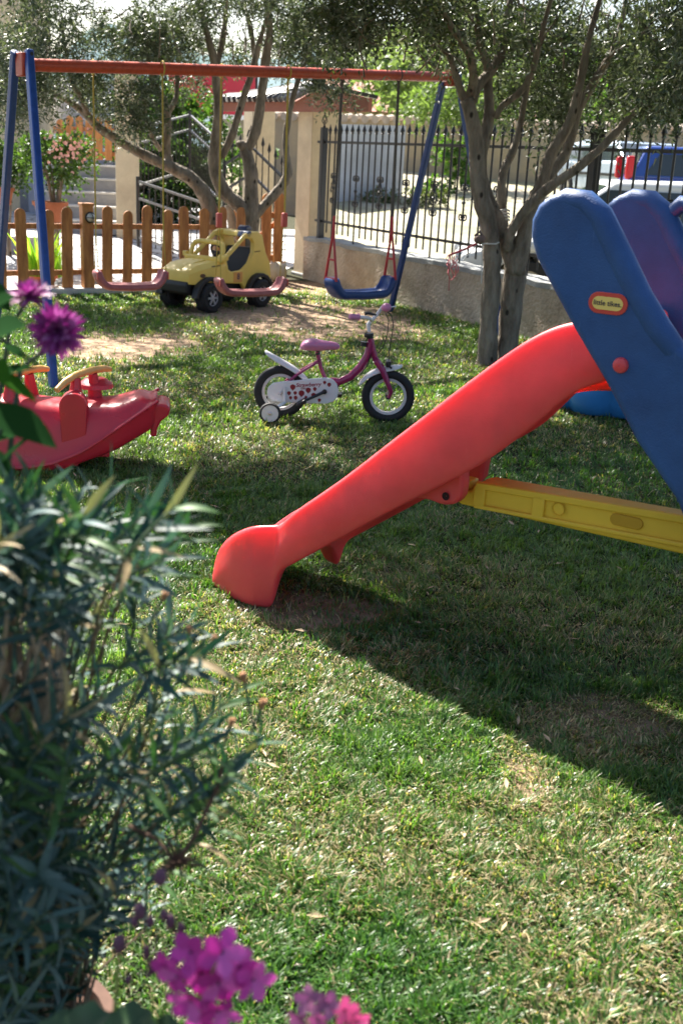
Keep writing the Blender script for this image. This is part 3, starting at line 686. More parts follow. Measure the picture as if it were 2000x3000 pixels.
# ---- cars
def car(o, rz, label, body, L=4.1, W=1.68, H=1.46, suv=False, wheel_col=None):
    t = thing('parked_car', (o[0], o[1], o[2] if len(o) > 2 else 0), rz, label, 'car', 'cars parked beyond the fence')
    hb = .86 if not suv else 1.0                       # waist height; +x is the nose
    low = [(-L / 2, .32), (-L / 2 - .03, .55), (-L / 2 + .04, hb), (L / 2 - 1.25, hb + .04), (L / 2 - .75, hb - .06), (L / 2 - .08, hb - .22), (L / 2, .5), (L / 2 - .04, .25)]
    def arch(cx_): return [(cx_ + .36 * math.cos(a), .3 + .36 * math.sin(a)) for a in [math.pi * i / 10 for i in range(11)]]
    fa, ra = L / 2 - .78, -L / 2 + .72
    poly = low + [(x, max(z, .2)) for x, z in arch(fa)] + [(x, max(z, .2)) for x, z in arch(ra)]
    MB().prism(poly, -W / 2, W / 2).build('body', body, t, bevel=.06, seg=3)
    if suv: cab = [(-L / 2 + .06, hb - .02), (-L / 2 + .28, H), (L / 2 - 2.0, H), (L / 2 - 1.2, hb)]
    else: cab = [(-L / 2 + .02, hb - .02), (-L / 2 + .5, H - .06), (-L / 2 + 1.0, H), (L / 2 - 1.6, H - .03), (L / 2 - .8, hb)]
    b = MB(); yb, yt = W / 2 - .04, W / 2 - .2
    n = len(cab); ys = [yb if z < hb + .05 else yt for _, z in cab]
    b.add([(x, -y, z) for (x, z), y in zip(cab, ys)] + [(x, y, z) for (x, z), y in zip(cab, ys)],
          [tuple(range(n)), tuple(range(2 * n - 1, n - 1, -1))] + [((i + 1) % n, i, i + n, (i + 1) % n + n) for i in range(n)])
    b.build('cabin', body, t, bevel=.05, seg=3)
    def glass(quad, nm):
        for sg in (-1, 1):
            MB().add([(x, sg * (yb + (yt - yb) * min(1, max(0, (z - hb) / (H - hb))) + .006), z) for x, z in quad] +
                     [(x, sg * (yb + (yt - yb) * min(1, max(0, (z - hb) / (H - hb))) - .03), z) for x, z in quad],
                     [(0, 1, 2, 3), (7, 6, 5, 4), (0, 4, 5, 1), (1, 5, 6, 2), (2, 6, 7, 3), (3, 7, 4, 0)]).build(nm, M_cglass, t)
    xr = cab[1][0] + .12; xf = cab[-2][0]
    glass([(xr - .12, hb + .05), ((xr + xf) / 2 - .05, hb + .05), ((xr + xf) / 2 - .05, H - .12), (xr + .1, H - .12)], 'side_window')
    glass([((xr + xf) / 2 + .05, hb + .05), (xf + .7, hb + .05), (xf + .06, H - .12), ((xr + xf) / 2 + .05, H - .12)], 'side_window')
    x0, z0 = cab[-2]; x1, z1 = cab[-1]; d = Vector((x1 - x0, 0, z1 - z0)); nn = Vector((-d.z, 0, d.x)).normalized() * -1
    def pane(x0, z0, x1, z1, sgn, nm):
        d = Vector((x1 - x0, 0, z1 - z0)); n_ = Vector((-d.z, 0, d.x)).normalized()
        if n_.z < 0: n_ = -n_
        P_ = [Vector((x0 + d.x * .1, -yt * .95, z0 + d.z * .1)), Vector((x0 + d.x * .88, -yb * .93, z0 + d.z * .88)), Vector((x0 + d.x * .88, yb * .93, z0 + d.z * .88)), Vector((x0 + d.x * .1, yt * .95, z0 + d.z * .1))]
        MB().add([p + n_ * .012 for p in P_] + [p - n_ * .03 for p in P_], [(0, 1, 2, 3), (7, 6, 5, 4), (0, 4, 5, 1), (1, 5, 6, 2), (2, 6, 7, 3), (3, 7, 4, 0)]).build(nm, M_cglass, t)
    pane(x0, z0, x1, z1, 1, 'windshield'); pane(cab[1][0], cab[1][1], cab[0][0], cab[0][1], -1, 'rear_window')
    M_hl = mat('headlamp', (0.7, 0.72, 0.75), .1, spec=.8); M_tl = mat('taillamp', (0.5, 0.01, 0.02), .2)
    for sg in (-1, 1):
        MB().box((L / 2 - .09, sg * (W / 2 - .24), hb - .28), (.16, .36, .14)).build('headlight', M_hl, t, bevel=.03)
        MB().box((-L / 2 + .05, sg * (W / 2 - .13), hb - .05 + (.2 if suv else 0)), (.14, .12, .36 if suv else .24)).build('taillight', M_tl, t, bevel=.03)
        for cx_ in (fa, ra):
            Mw = Matrix.Translation((cx_, sg * (W / 2 - .1), .3)) @ Matrix.Rotation(rad(90), 4, 'X')
            w_ = MB().lathe([(.19, -.09), (.28, -.09), (.30, -.05), (.30, .05), (.28, .09), (.19, .09)], 28, Mw, closed=True).build('wheel', M_rubber, t, smooth=True)
            MB().lathe([(.001, -.02), (.05, .045 * -1), (.19, -.06), (.2, .0), (.19, .06), (.05, .045), (.001, .02)], 24, Mw).build('wheel_cover', wheel_col or M_steel, w_, smooth=True)
    for z in (hb - .22,): 
        for sg in (-1, 1): MB().box((.1, sg * (W / 2 + .004), z), (L * .55, .02, .05)).build('side_trim', M_dark, t)
    return t
M_carw = mat('white_car_paint', (0.72, 0.72, 0.70), .28, coat=.5); M_carb = mat('blue_car_paint', (0.02, 0.06, 0.28), .25, coat=.5)
M_carl = mat('silver_car_paint', (0.45, 0.55, 0.66), .25, .3, coat=.5); M_cover = mat('beige_cover', (0.5, 0.47, 0.4), .5)
q = at(1560, 830, 12.2)
car((q.x + 1.2, 12.55), rad(176), 'white hatchback parked right behind the iron fence', M_carw, wheel_col=M_cover)
q = at(1850, 500, 18.6); car((q.x + 1.95, 19.2, .43), rad(-6), 'dark blue estate car with red tail lamp parked by the ochre wall', M_carb, L=3.9, H=1.5, suv=True)
q = at(1880, 500, 22.6); car((q.x, 23.4, .80), rad(-76), 'pale blue car seen end on left of the dark blue one', M_carl, H=1.3)
# ============================================================ SLIDE
SA = rad(-33)
SF = Frame(gp(700, 1768), SA)
sd = thing('toy_slide', SF.O, SA, 'big plastic garden slide with red chute, blue ladder sides and yellow bar', 'slide')
Wd = .45
# stations: s, bottom z of the side wall, top z of the side wall, bed z, outward flare
stn = [(-.205, .000, .045, .03, -.085), (-.185, -.01, .115, .09, -.065), (-.150, -.01, .175, .14, -.04), (-.085, -.01, .240, .18, -.008), (-.02, -.01, .285, .195, .010), (.035, -.01, .306, .195, .010), (.055, -.01, .310, .195, .008), (.10, -.01, .316, .20, -.006), (.138, -.01, .322, .205, -.016),
       (.152, .11, .328, .21, -.014), (.17, .158, .345, .22, -.008), (.22, .19, .396, .245, 0), (.30, .248, .460, .30, 0), (.43, .342, .567, .40, 0), (.56, .437, .688, .51, 0), (.70, .535, .812, .625, 0), (.83, .622, .931, .73, 0), (.92, .69, 1.008, .81, 0), (1.0, .765, 1.075, .865, 0), (1.08, .845, 1.125, .90, 0), (1.15, .93, 1.150, .925, 0), (1.22, .975, 1.160, .935, 0), (1.30, 1.0, 1.162, .94, 0)]
rings = []
for (s, zb_, zt, zd, fl) in stn:
    zt = max(zt, zb_ + .05); zd = min(zd, zt - .012); h = zt - zb_; y0 = -fl; W_ = Wd + fl
    sec = [(y0 + .012, zb_), (y0 - .006, zb_ + .1 * h), (y0 - .012, zb_ + .45 * h), (y0 + .004, zb_ + .8 * h), (y0 + .006, zt - .012), (y0 + .018, zt), (y0 + .034, zt - .004), (y0 + .046, zt - .03 if h > .1 else zt - .006),
           (y0 + .055, (zt + zd) / 2), (y0 + .085, zd + .008), (Wd / 2, zd), (W_ - .085, zd + .008), (W_ - .055, (zt + zd) / 2), (W_ - .046, zt - .03 if h > .1 else zt - .006), (W_ - .034, zt - .004), (W_ - .018, zt), (W_ - .006, zt - .012),
           (W_ - .004, zb_ + .8 * h), (W_ + .012, zb_ + .45 * h), (W_ + .006, zb_ + .1 * h), (W_ - .012, zb_), (W_ - .05, zb_ + .25 * h if h < .2 else zb_ + .06), (Wd / 2, zb_ + .25 * h if h < .2 else zb_ + .06), (y0 + .05, zb_ + .25 * h if h < .2 else zb_ + .06)]
    if s < .16: sec = [(y, max(z, zd - .035) if (y0 + .04 < y < W_ - .04 and z < zd - .01) else z) for y, z in sec]
    if s < .03: sec = [(y, .16 if (y > Wd * .6 and z < .03) else z) for y, z in sec]
    elif s < .14: sec = [(y, .05 if (y > Wd * .6 and z < .03) else z) for y, z in sec]
    if s > .65: sec = [(y, z + ((.045 if s < .95 else .08) if (y > Wd * .5 and z < zb_ + .3 * h) else 0)) for y, z in sec]
    rings.append([(s, y, z) for y, z in sec])
b = MB(); n = len(rings[0]); vs = [p for r in rings for p in r]; fs = []
for i in range(len(rings) - 1):
    for k in range(n): fs.append((i * n + k, i * n + (k + 1) % n, (i + 1) * n + (k + 1) % n, (i + 1) * n + k))
# round the foot in plan
vs2 = []
for (x, y, z) in vs:
    if x < .14:
        t = (y - Wd / 2) / (Wd / 2); x = x + .045 * max(0, abs(t) - .2) ** 2 * (1 - max(0, x) / .14)
    vs2.append((x, y, z))
fs += [tuple(range(n - 1, -1, -1)), tuple((len(rings) - 1) * n + k for k in range(n))]
b.add(vs2, fs); ch = b.build('chute', M_red, sd, smooth=True, sub=2)
# raised seam ridge along the outside of the wall
L = [(stn[i][0], stn[i][1] + (stn[i][2] - stn[i][1]) * .52) for i in range(10, 21)]
# underside lugs that hold the bar
for (y0_, PP) in ((.05, [(1215, 1460), (1255, 1466), (1280, 1476), (1300, 1481), (1330, 1479), (1349, 1458), (1354, 1420), (1352, 1370), (1352, 1290), (1200, 1380)]), (.31, [(1300, 1418), (1395, 1420), (1409, 1402), (1420, 1345), (1450, 1300), (1440, 1240), (1280, 1340)])):
    MB().prism([SF.sz(a, z, y0_) for a, z in PP], y0_, y0_ + .055).build('bar_lug', M_red, sd, bevel=.012, seg=3)
for y0_ in (.058,):
    _bx, _bz = SF.sz(1307, 1453, .05); Mx = Matrix.Translation((_bx, .0485, _bz)) @ Matrix.Rotation(rad(90), 4, 'X')
    MB().lathe([(.001, .0), (.011, 0), (.013, .004)], 16, Mx).build('bolt_hole', mat('hole_shade', (.03, .01, .01), .9), sd)  # flat disc, the darkness inside the hole put into its colour
# panels
pan = [(1.04, 1.31), (1.018, 1.365), (1.016, 1.41), (1.032, 1.45), (1.062, 1.475), (1.10, 1.487), (1.145, 1.487), (1.185, 1.468), (1.215, 1.44), (1.26, 1.37), (1.32, 1.275), (1.38, 1.195), (1.43, 1.145), (1.50, 1.10), (1.60, .99), (1.78, .70), (1.98, .34), (2.12, .0), (1.86, .0), (1.72, .32), (1.51, .72), (1.38, .86), (1.28, 1.0), (1.17, 1.135)]
def inset(poly, d):
    n = len(poly); out = []
    A_ = sum(poly[i][0] * poly[(i + 1) % n][1] - poly[(i + 1) % n][0] * poly[i][1] for i in range(n)); sg = 1 if A_ > 0 else -1
    for i in range(n):
        p0, p1, p2 = [Vector((*poly[j % n], 0)) for j in (i - 1, i, i + 1)]
        e1 = (p1 - p0).normalized(); e2 = (p2 - p1).normalized()
        n1 = Vector((-e1.y, e1.x, 0)) * sg; n2 = Vector((-e2.y, e2.x, 0)) * sg; q = (n1 + n2)
        q = q / max(.3, q.length_squared / 2) if q.length > .01 else n1
        out.append((p1.x + q.x * d, p1.y + q.y * d))
    return out
for (y0_, y1_) in ((-.06, 0.0), (Wd, Wd + .06)):
    pl = MB().prism(pan, y0_, y1_).build('side_panel', M_blue, sd, bevel=.02, seg=4)
    # thick rolled rail down the ladder edge
    path = [(1.045, 1.33), (1.034, 1.40), (1.055, 1.45), (1.10, 1.472), (1.15, 1.468), (1.195, 1.435), (1.255, 1.345), (1.325, 1.24), (1.39, 1.16), (1.435, 1.115), (1.46, 1.085)]
    path = [(x + .004, z - .006) for x, z in path]
    yc = (y0_ + y1_) / 2
    MB().tube([(x, yc, z) for x, z in path], [.012, .02, .026, .031, .034, .036, .037, .037, .037, .034, .018], 14).build('hand_rail', M_blue, sd, smooth=True)
# far panel's grip loop with a slot behind
loop = [(1.19, 1.40), (1.25, 1.46), (1.34, 1.455), (1.43, 1.39), (1.50, 1.28), (1.56, 1.17)]
MB().tube([(x, Wd + .03, z) for x, z in loop], [.022, .026, .028, .028, .026, .022], 12).build('grip_loop', M_blue, sd, smooth=True)
MB().box((1.40, Wd / 2, 1.01), (.12, Wd - .004, .03)).build('deck', M_red, sd, bevel=.01)
MB().box((1.44, Wd / 2, 1.06), (.05, Wd - .004, .10)).build('step', M_red, sd, bevel=.015)
for i, (x, z) in enumerate(((1.56, .72), (1.72, .47), (1.87, .22))):
    MB().box((x, Wd / 2, z), (.14, Wd - .004, .045)).build('step', M_blue, sd, bevel=.01)
# round red cap
bx, bz = SF.sz(1817, 1070, -.06); Mx = Matrix.Translation((bx, -.058, bz)) @ Matrix.Rotation(rad(90), 4, 'X')
MB().lathe([(.001, .016), (.010, .016), (.0185, .012), (.0215, .004), (.0215, -.004)], 24, Mx).build('round_cap', M_red, sd, smooth=True)
# maker's badge
bx, bz = SF.sz(1780, 889, -.06); M_or = mat('badge_red', (.62, .06, .04), .4); M_by = mat('badge_yellow', (.85, .60, .16), .4); M_nv = mat('badge_ink', (.03, .02, .05), .5)
def stadium(w_, h_, n=10):
    r = h_ / 2
    return [(w_ / 2 - r + r * math.sin(a), -r * math.cos(a)) for a in [math.pi * i / n for i in range(n + 1)]] + [(-w_ / 2 + r - r * math.sin(a), r * math.cos(a)) for a in [math.pi * i / n for i in range(n + 1)]]
def sq(poly, k=.0): return poly
bdg = MB().prism([(bx + x, bz + z) for x, z in stadium(.108, .056)], -.0635, -.058).build('badge', M_or, sd, bevel=.0015)
MB().prism([(bx + x, bz + z) for x, z in stadium(.084, .034)], -.065, -.060).build('badge_face', M_by, bdg)
text_mesh('little tikes.', .0185, 'badge_lettering', M_nv, Matrix.Translation((bx, -.0656, bz)) @ Matrix.Rotation(rad(90), 4, 'X'), bdg, bold=.00015)
# yellow bar
yb0 = .13; q = [SF.sz(a, b_, yb0) for a, b_ in ((1362, 1440), (1385, 1412), (2000, 1508), (2000, 1605), (1345, 1480))]
z1 = q[2][1]; z0 = q[3][1]; zl1 = q[1][1]; zl0 = q[4][1]; xl = q[4][0]; xr = 1.98
bar_ = MB().prism([(xl - .02, zl0 + .012), (xl + .0, zl0), (xr, z0 - .02), (xr, z1), (q[1][0] + .03, zl1), (q[1][0], zl1 - .012), (q[1][0] - .012, zl1 - .035), (xl - .02, zl0 + .05)], yb0 + .008, yb0 + .112).build('support_bar', M_yel, sd, bevel=.008, seg=3)
def lerpz(x): t = (x - xl) / (q[3][0] - xl); return (zl0 + (z0 - zl0) * t, zl1 + (z1 - zl1) * t)
M_yd = M_yel
def frame_rail(xa, xb, fa_, fb_, th=.011, nm='bar_rib'):
    (a0, a1) = lerpz(xa); (b0, b1) = lerpz(xb)
    MB().prism([(xa, a0 + (a1 - a0) * fa_), (xb, b0 + (b1 - b0) * fa_), (xb, b0 + (b1 - b0) * fb_), (xa, a0 + (a1 - a0) * fb_)], yb0 - .004, yb0 + .02).build(nm, M_yel, bar_, bevel=.004)
x0_ = q[1][0]
frame_rail(x0_ + .01, xr, .0, .16); frame_rail(x0_ + .01, xr, .74, .99)
for (xa, xb) in ((x0_ + .005, x0_ + .045), (x0_ + .205, x0_ + .245), (x0_ + .80, x0_ + .83), (x0_ + 1.0, xr)): frame_rail(xa, xb, .1, .85)
# oval pads on the bar, recess shade put into a darker yellow
for xx in (x0_ + .50, x0_ + .75, x0_ + .99):
    a0, a1 = lerpz(xx); c_ = (a0 + a1) / 2
    MB().prism([(xx + x, c_ + z - .002) for x, z in stadium(.10, .036)], yb0 + .003, yb0 + .012).build('oval_pad', mat('recess_shade_yellow', (.5, .27, .012), .6), bar_, bevel=.003)
a0, a1 = lerpz(x0_ + .32)
MB().lathe([(.001, .0), (.018, 0), (.02, .006)], 16, Matrix.Translation((x0_ + .29, yb0 + .004, (a0 + a1) / 2)) @ Matrix.Rotation(rad(90), 4, 'X')).build('disc_pad', M_yel, bar_)
_lx, _lz = SF.sz(1368, 1415, .17); MB().box((_lx, .18, _lz), (.05, .05, .032)).build('locking_tab', M_yel, sd, bevel=.008)

# ============================================================ SHELL SANDBOX
c = gp(1800, 1237); c.y += .46; c.x += .12
sb = thing('shell_sandbox', (c.x, c.y, 0), rad(12), 'light blue scalloped plastic shell sandpit lying on the grass behind the slide', 'sandbox')
M_sb = mat('sky_blue_plastic', (0.04, 0.22, 0.55), .35, var=.1); M_sbl = mat('pale_blue_plastic', (0.22, 0.48, 0.75), .35)
b = MB(); N = 96; prof = [(.36, .0, .0), (.41, .02, .9), (.44, .09, 1), (.45, .155, .8), (.455, .185, .2), (.47, .192, 0), (.475, .205, 0), (.46, .213, 0), (.43, .208, 0), (.41, .17, 0), (.39, .05, 0), (.0, .04, 0)]
def shellring(prof, N):
    vs = []; fs = []
    for k in range(N):
        a = 2 * math.pi * k / N; lobe = .06 * (abs(math.sin(a * 4.5)) - .5)
        for (r, z, q_) in prof: rr = r + lobe * (q_ + .35 if r > .3 else 0); vs.append((rr * math.cos(a), rr * math.sin(a) * .9, z))
    K = len(prof)
    for k in range(N):
        for j in range(K - 1): fs.append((k * K + j, (k + 1) % N * K + j, (k + 1) % N * K + j + 1, k * K + j + 1))
    return [(x * 1.12, y * 1.12, z * 1.15) for x, y, z in vs], fs
b.add(*shellring(prof[:5], N)).build('tub', M_sb, sb, smooth=True, ang=80)
b = MB(); b.add(*shellring(prof[4:], N)).build('rim', M_sbl, sb, smooth=True, ang=80)
b = MB()
for i in range(7): b.box((-.3 + .1 * i, 0, .2), (.012, .55, .015)); b.box((0, -.25 + .083 * i, .212), (.62, .01, .012))
sv = thing('toy_sieve', (c.x - .02, c.y - .1, 0), rad(12), 'yellow plastic toy grid lying in the blue shell sandpit', 'toy')
b.build('grid', M_yelp, sv); MB().lathe([(.35, .19), (.36, .205), (.35, .225), (.335, .205)], 32, Matrix.Diagonal((1, .85, 1, 1)), closed=True).build('hoop', M_yelp, sv, smooth=True)

# ============================================================ BICYCLE
BK = Frame(gp(822, 1224), math.atan2(.02, .66)); 
def zb_(x, y): return (700 + x / 2.613, 850 + y / 2.613)
def Z(L, y=0.0): return [BK.sz(*zb_(a, b_), y) for a, b_ in L]
def Z3(L, y=0.0): return [Vector((a, y, b_)) for a, b_ in Z(L, y)]
bk = thing('childs_bicycle', BK.O, BK.a, 'small pink and white child bicycle with training wheels on the lawn', 'bicycle')
M_pink = mat('magenta_paint', (0.34, 0.02, 0.12), .3, col2=(0.26, .012, .08), scale=40, coat=.4); M_pinkl = mat('pink_vinyl', (0.66, 0.24, 0.42), .4, var=.12, scale=10)
M_rim = mat('rim_paint', (0.62, 0.6, 0.6), .35)
def wheel(cx_, cz, R):
    Mx = Matrix.Translation((cx_, 0, cz)) @ Matrix.Rotation(rad(90), 4, 'X')
    k = 10; tr = .026
    w_ = MB().lathe([(R - tr + tr * math.cos(2 * math.pi * j / k), tr * 1.0 * math.sin(2 * math.pi * j / k)) for j in range(k)], 44, Mx, closed=True).build('wheel', M_rubber, bk, smooth=True, ang=180)
    MB().lathe([(R - .05, -.014), (R - .066, -.012), (R - .066, .012), (R - .05, .014)], 44, Mx, closed=True).build('rim', M_rim, w_, smooth=True)
    b = MB()
    for j in range(20):
        a = 2 * math.pi * j / 20; c_ = a + (.5 if j % 2 else -.5)
        b.tube([Mx @ Vector((.014 * math.cos(c_), .014 * math.sin(c_), .02 * (1 if j % 2 else -1))), Mx @ Vector(((R - .06) * math.cos(a), (R - .06) * math.sin(a), 0))], .0011, 4)
    b.build('spokes', M_steel, w_)
    MB().lathe([(.001, -.035), (.012, -.035), (.012, -.02), (.017, -.02), (.017, .02), (.012, .02), (.012, .035), (.001, .035)], 14, Mx).build('hub', M_dark, w_, smooth=True)
R_ = .1625
wc = Z([(318, 768), (1140, 805)]); rc = (wc[0][0], R_); fc = (wc[1][0], R_)
wheel(*rc, R_); wheel(*fc, R_)
# frame tubes
fr_ = MB()
dt = Z3([(1005, 400), (985, 500), (930, 590), (850, 665), (770, 700), (700, 690)]); fr_.tube(dt, [.023, .0255, .026, .0255, .023, .019], 12)
stb = Z3([(600, 470), (625, 590), (660, 680), (740, 720)]); fr_.tube(stb, .0135, 10)
bb = Z3([(700, 780)])[0]
for sg in (-1, 1):
    a = Z([(605, 545), (440, 640), (360, 705)]); pts = [Vector((a[0][0], .012 * sg, a[0][1])), Vector((a[1][0], .04 * sg, a[1][1])), Vector((a[2][0], .05 * sg, a[2][1])), Vector((rc[0], .05 * sg, rc[1]))]
    fr_.tube(pts, .009, 8)
    fr_.tube([Vector((dt[-1].x, .03 * sg, dt[-1].z)), Vector((rc[0], .048 * sg, rc[1]))], .008, 8)
fr_.tube(Z3([(1000, 350), (1040, 520)]), .018, 12); fr_.tube([dt[-2], Vector((bb.x, 0, bb.z))], .016, 10)
fr_.build('frame', M_pink, bk, smooth=True)
# fork
f_ = MB(); ft = Z3([(1040, 520)])[0]
for sg in (-1, 1): f_.tube([Vector((ft.x, .0, ft.z)), Vector((ft.x + .012, .035 * sg, ft.z - .02))] + [Vector((p.x, .042 * sg, p.z)) for p in Z3([(1095, 600), (1130, 690), (1160, 770)])] + [Vector((fc[0], .042 * sg, fc[1]))], [.018, .020, .019, .017, .014, .013], 10)
f_.build('fork', M_pink, bk, smooth=True)
# stem and handlebar (turned)
st_ = MB(); hp = Z3([(995, 320), (990, 260), (1010, 230)]); st_.tube(hp, [.011, .013, .012], 10)
grL = BK.p3(*zb_(905, 190), .0); grR = BK.p3(*zb_(1125, 130), 0)
cl = Z3([(1012, 232)])[0]
hb_ = [Vector((cl.x - .075, -.125, grL.z + .005)), Vector((cl.x - .035, -.085, grL.z)), Vector((cl.x - .015, -.05, cl.z + .02)), Vector((cl.x, 0, cl.z)), Vector((cl.x + .035, .05, cl.z + .03)), Vector((cl.x + .055, .10, grR.z)), Vector((cl.x + .06, .17, grR.z + .01))]
hb_[0].x = grL.x - .03; hb_[1].x = grL.x + .035; hb_[5].x = grR.x - .01; hb_[6].x = grR.x - .0; hb_[5].y = .06; hb_[6].y = .02; hb_[6].z = grR.z
hb_[5] = Vector((grR.x - .022, .05, grR.z - .01)); hb_[6] = Vector((grR.x + .0, -.01, grR.z))
st_.tube(hb_, .0105, 10); st_.build('handlebar', M_white, bk, smooth=True)
def grip(p0, p1, nm='grip'):
    d = (p1 - p0); b = MB(); L = d.length; b.tube([p0 + d * t for t in (0, .08, .12, .3, .5, .7, .9, 1.0)], [.012, .021, .017, .0165, .0175, .0175, .017, .010], 14); b.build(nm, M_pinkl, bk, smooth=True)
grip(hb_[1] * .6 + hb_[0] * .4, hb_[0] + (hb_[0] - hb_[1]) * .35)
gg = Vector((grR.x, -.01, grR.z))
MB().ball(gg, .028, 16, 10, (1.1, 1.2, .95)).build('grip', M_pinkl, bk, smooth=True)
MB().tube([gg + Vector((.03, -.02, .004)), gg + Vector((.055, -.03, .012))], .005, 6).build('brake_lever', M_steel, bk)
MB().tube(Z3([(960, 180), (990, 175), (1050, 190)], -.06), [.012, .01, .005], 8).build('brake_lever', M_dark, bk, smooth=True)
b = MB(); b.lathe([(.024, -.012), (.027, 0), (.024, .012)], 16, Matrix.Translation(Z3([(990, 345)])[0]), closed=False); b.tube(Z3([(955, 395), (950, 430)], -.02), .02, 10)
b.tube(Z3([(1000, 330), (1003, 368)]), .0215, 14); b.build('headset', M_dark, bk, smooth=True)
b = MB()
b.tube(Z3([(1120, 180), (1145, 230), (1135, 330), (1110, 420), (1070, 480)], .03), .0032, 6)
b.tube(Z3([(1130, 165), (1165, 190), (1180, 260), (1165, 380), (1150, 450), (1145, 540)], -.01), .0032, 6)
b.tube(Z3([(1010, 490), (980, 580), (900, 680), (800, 740), (730, 790)], -.026), .003, 5)
b.build('brake_cables', M_dark, bk, smooth=True)
MB().box(Z3([(1140, 560)])[0] , (.03, .09, .035)).tube([Vector((p.x, -.045, p.z)) for p in Z3([(1125, 540), (1150, 575), (1165, 590)])], .007, 6).build('brake_calliper', M_dark, bk, bevel=.004)
# saddle
sp = Z3([(470, 420), (490, 385), (540, 372), (640, 385), (700, 385), (760, 400)])
def saddle():
    xs = [(468, 415, .012, .008), (478, 402, .045, .022), (500, 392, .066, .03), (540, 388, .072, .036), (590, 392, .062, .036), (640, 397, .044, .030), (690, 399, .031, .026), (740, 401, .026, .022), (765, 408, .018, .016), (772, 414, .006, .006)]
    vs = []; fs = []; n = 16
    for (x, y, hw, hh) in xs:
        s_, z_ = BK.sz(*zb_(x, y + 22))
        for k in range(n):
            a = 2 * math.pi * k / n; zz = math.sin(a) * hh; zz = zz if zz > 0 else zz * 1.25
            vs.append((s_, math.cos(a) * hw * (1 if math.sin(a) > -.2 else .9), z_ + zz * .95))
    for i in range(len(xs) - 1):
        for k in range(n): fs.append((i * n + k, i * n + (k + 1) % n, (i + 1) * n + (k + 1) % n, (i + 1) * n + k))
    fs += [tuple(range(n - 1, -1, -1)), tuple((len(xs) - 1) * n + k for k in range(n))]
    return MB().add(vs, fs)
saddle().build('saddle', M_pinkl, bk, smooth=True, sub=1)
MB().tube(Z3([(600, 455), (604, 480)]), .012, 10).tube(Z3([(600, 478), (605, 492)]), .017, 10).build('seat_post', M_dark, bk)
# mudguards as arcs round each wheel
def guard(c_, R, a0, a1, w_=.03, flat0=0):
    n = 16; vs = []; fs = []
    for i in range(n + 1):
        a = rad(a0 + (a1 - a0) * i / n); rr = R + flat0 * abs(i / n) ** 2
        for k in range(7):
            q_ = -1 + k / 3; vs.append((c_[0] + (rr - .010 * q_ * q_) * math.cos(a), w_ * q_, c_[1] + (rr - .010 * q_ * q_) * math.sin(a)))
    for i in range(n):
        for k in range(6): fs.append((i * 7 + k, i * 7 + k + 1, i * 7 + k + 8, i * 7 + k + 7))
    return MB().add(vs, fs)
mg = Z([(205, 468), (290, 525), (390, 575), (470, 625)])
def guardpath(L, w_):
    vs = []; fs = []
    for i, (x, z, ww) in enumerate(L):
        for k in range(7): q_ = -1 + k / 3; vs.append((x, w_ * ww * q_, z - .024 * ww * q_ ** 4 * 1.2))
    for i in range(len(L) - 1):
        for k in range(6): fs.append((i * 7 + k, i * 7 + k + 1, i * 7 + k + 8, i * 7 + k + 7))
    return MB().add(vs, fs)
def thick(o, t): q_ = o.modifiers.new('solid', 'SOLIDIFY'); q_.thickness = t; return o
P = Z([(200, 466), (230, 478), (290, 512), (350, 545), (410, 580), (470, 622), (530, 690)]); ww = [.5, .8, 1, 1, 1, 1, .9]
thick(guardpath([(a, z, w_) for (a, z), w_ in zip(P, ww)], .034).build('rear_mudguard', M_white, bk, smooth=True, sub=1), .006)
P = Z([(918, 715), (950, 670), (1000, 625), (1060, 597), (1130, 583), (1200, 576), (1250, 576)]); ww = [.6, .9, 1, 1, 1, .9, .4]
thick(guardpath([(a, z, w_) for (a, z), w_ in zip(P, ww)], .03).build('front_mudguard', M_white, bk, smooth=True, sub=1), .005)
# chain guard
cg = [(215, 780), (225, 740), (260, 712), (330, 700), (430, 693), (560, 678), (660, 670), (715, 680), (750, 720), (762, 770), (752, 820), (720, 855), (670, 870), (600, 868), (430, 862), (320, 858), (250, 850), (222, 820)]
cgp = MB().prism(Z(cg, -.066), -.072, -.052).build('chain_guard', M_white, bk, bevel=.006, seg=3)
M_straw = mat('strawberry_print', (0.24, 0.012, 0.02), .5)
b = MB()
for (x, y, r) in ((412, 745, 24), (383, 790, 17), (430, 788, 15), (478, 792, 26), (530, 768, 23), (580, 758, 16), (395, 825, 14), (433, 825, 17), (512, 820, 12), (570, 805, 20), (655, 708, 14), (690, 725, 17), (615, 843, 15)):
    (a, z), = Z([(x, y)], -.0725); rr = r * .0008 * 1.05
    b = MB(); b.prism([(a, z - rr), (a + rr * .75, z - rr * .2), (a + rr * .8, z + rr * .5), (a + rr * .35, z + rr * .85), (a, z + rr * .95), (a - rr * .35, z + rr * .85), (a - rr * .8, z + rr * .5), (a - rr * .75, z - rr * .2)], -.0735, -.0715); b.build('berry_print', M_straw, cgp)
(a, z), = Z([(530, 725)], -.0725)
Mt = Matrix.Translation((a, -.0732, z)) @ Matrix.Rotation(rad(-5), 4, 'Y') @ Matrix.Rotation(rad(90), 4, 'X')
text_mesh('Strawberry', .033, 'lettering', mat('red_print', (.30, .02, .05), .5), Mt, cgp, bold=.0006, shear=.25)
(a, z), = Z([(490, 752)], -.0725)
text_mesh('Girl', .018, 'lettering', M_straw, Matrix.Translation((a, -.0732, z)) @ Matrix.Rotation(rad(90), 4, 'X'), cgp, bold=.0004, shear=.25)
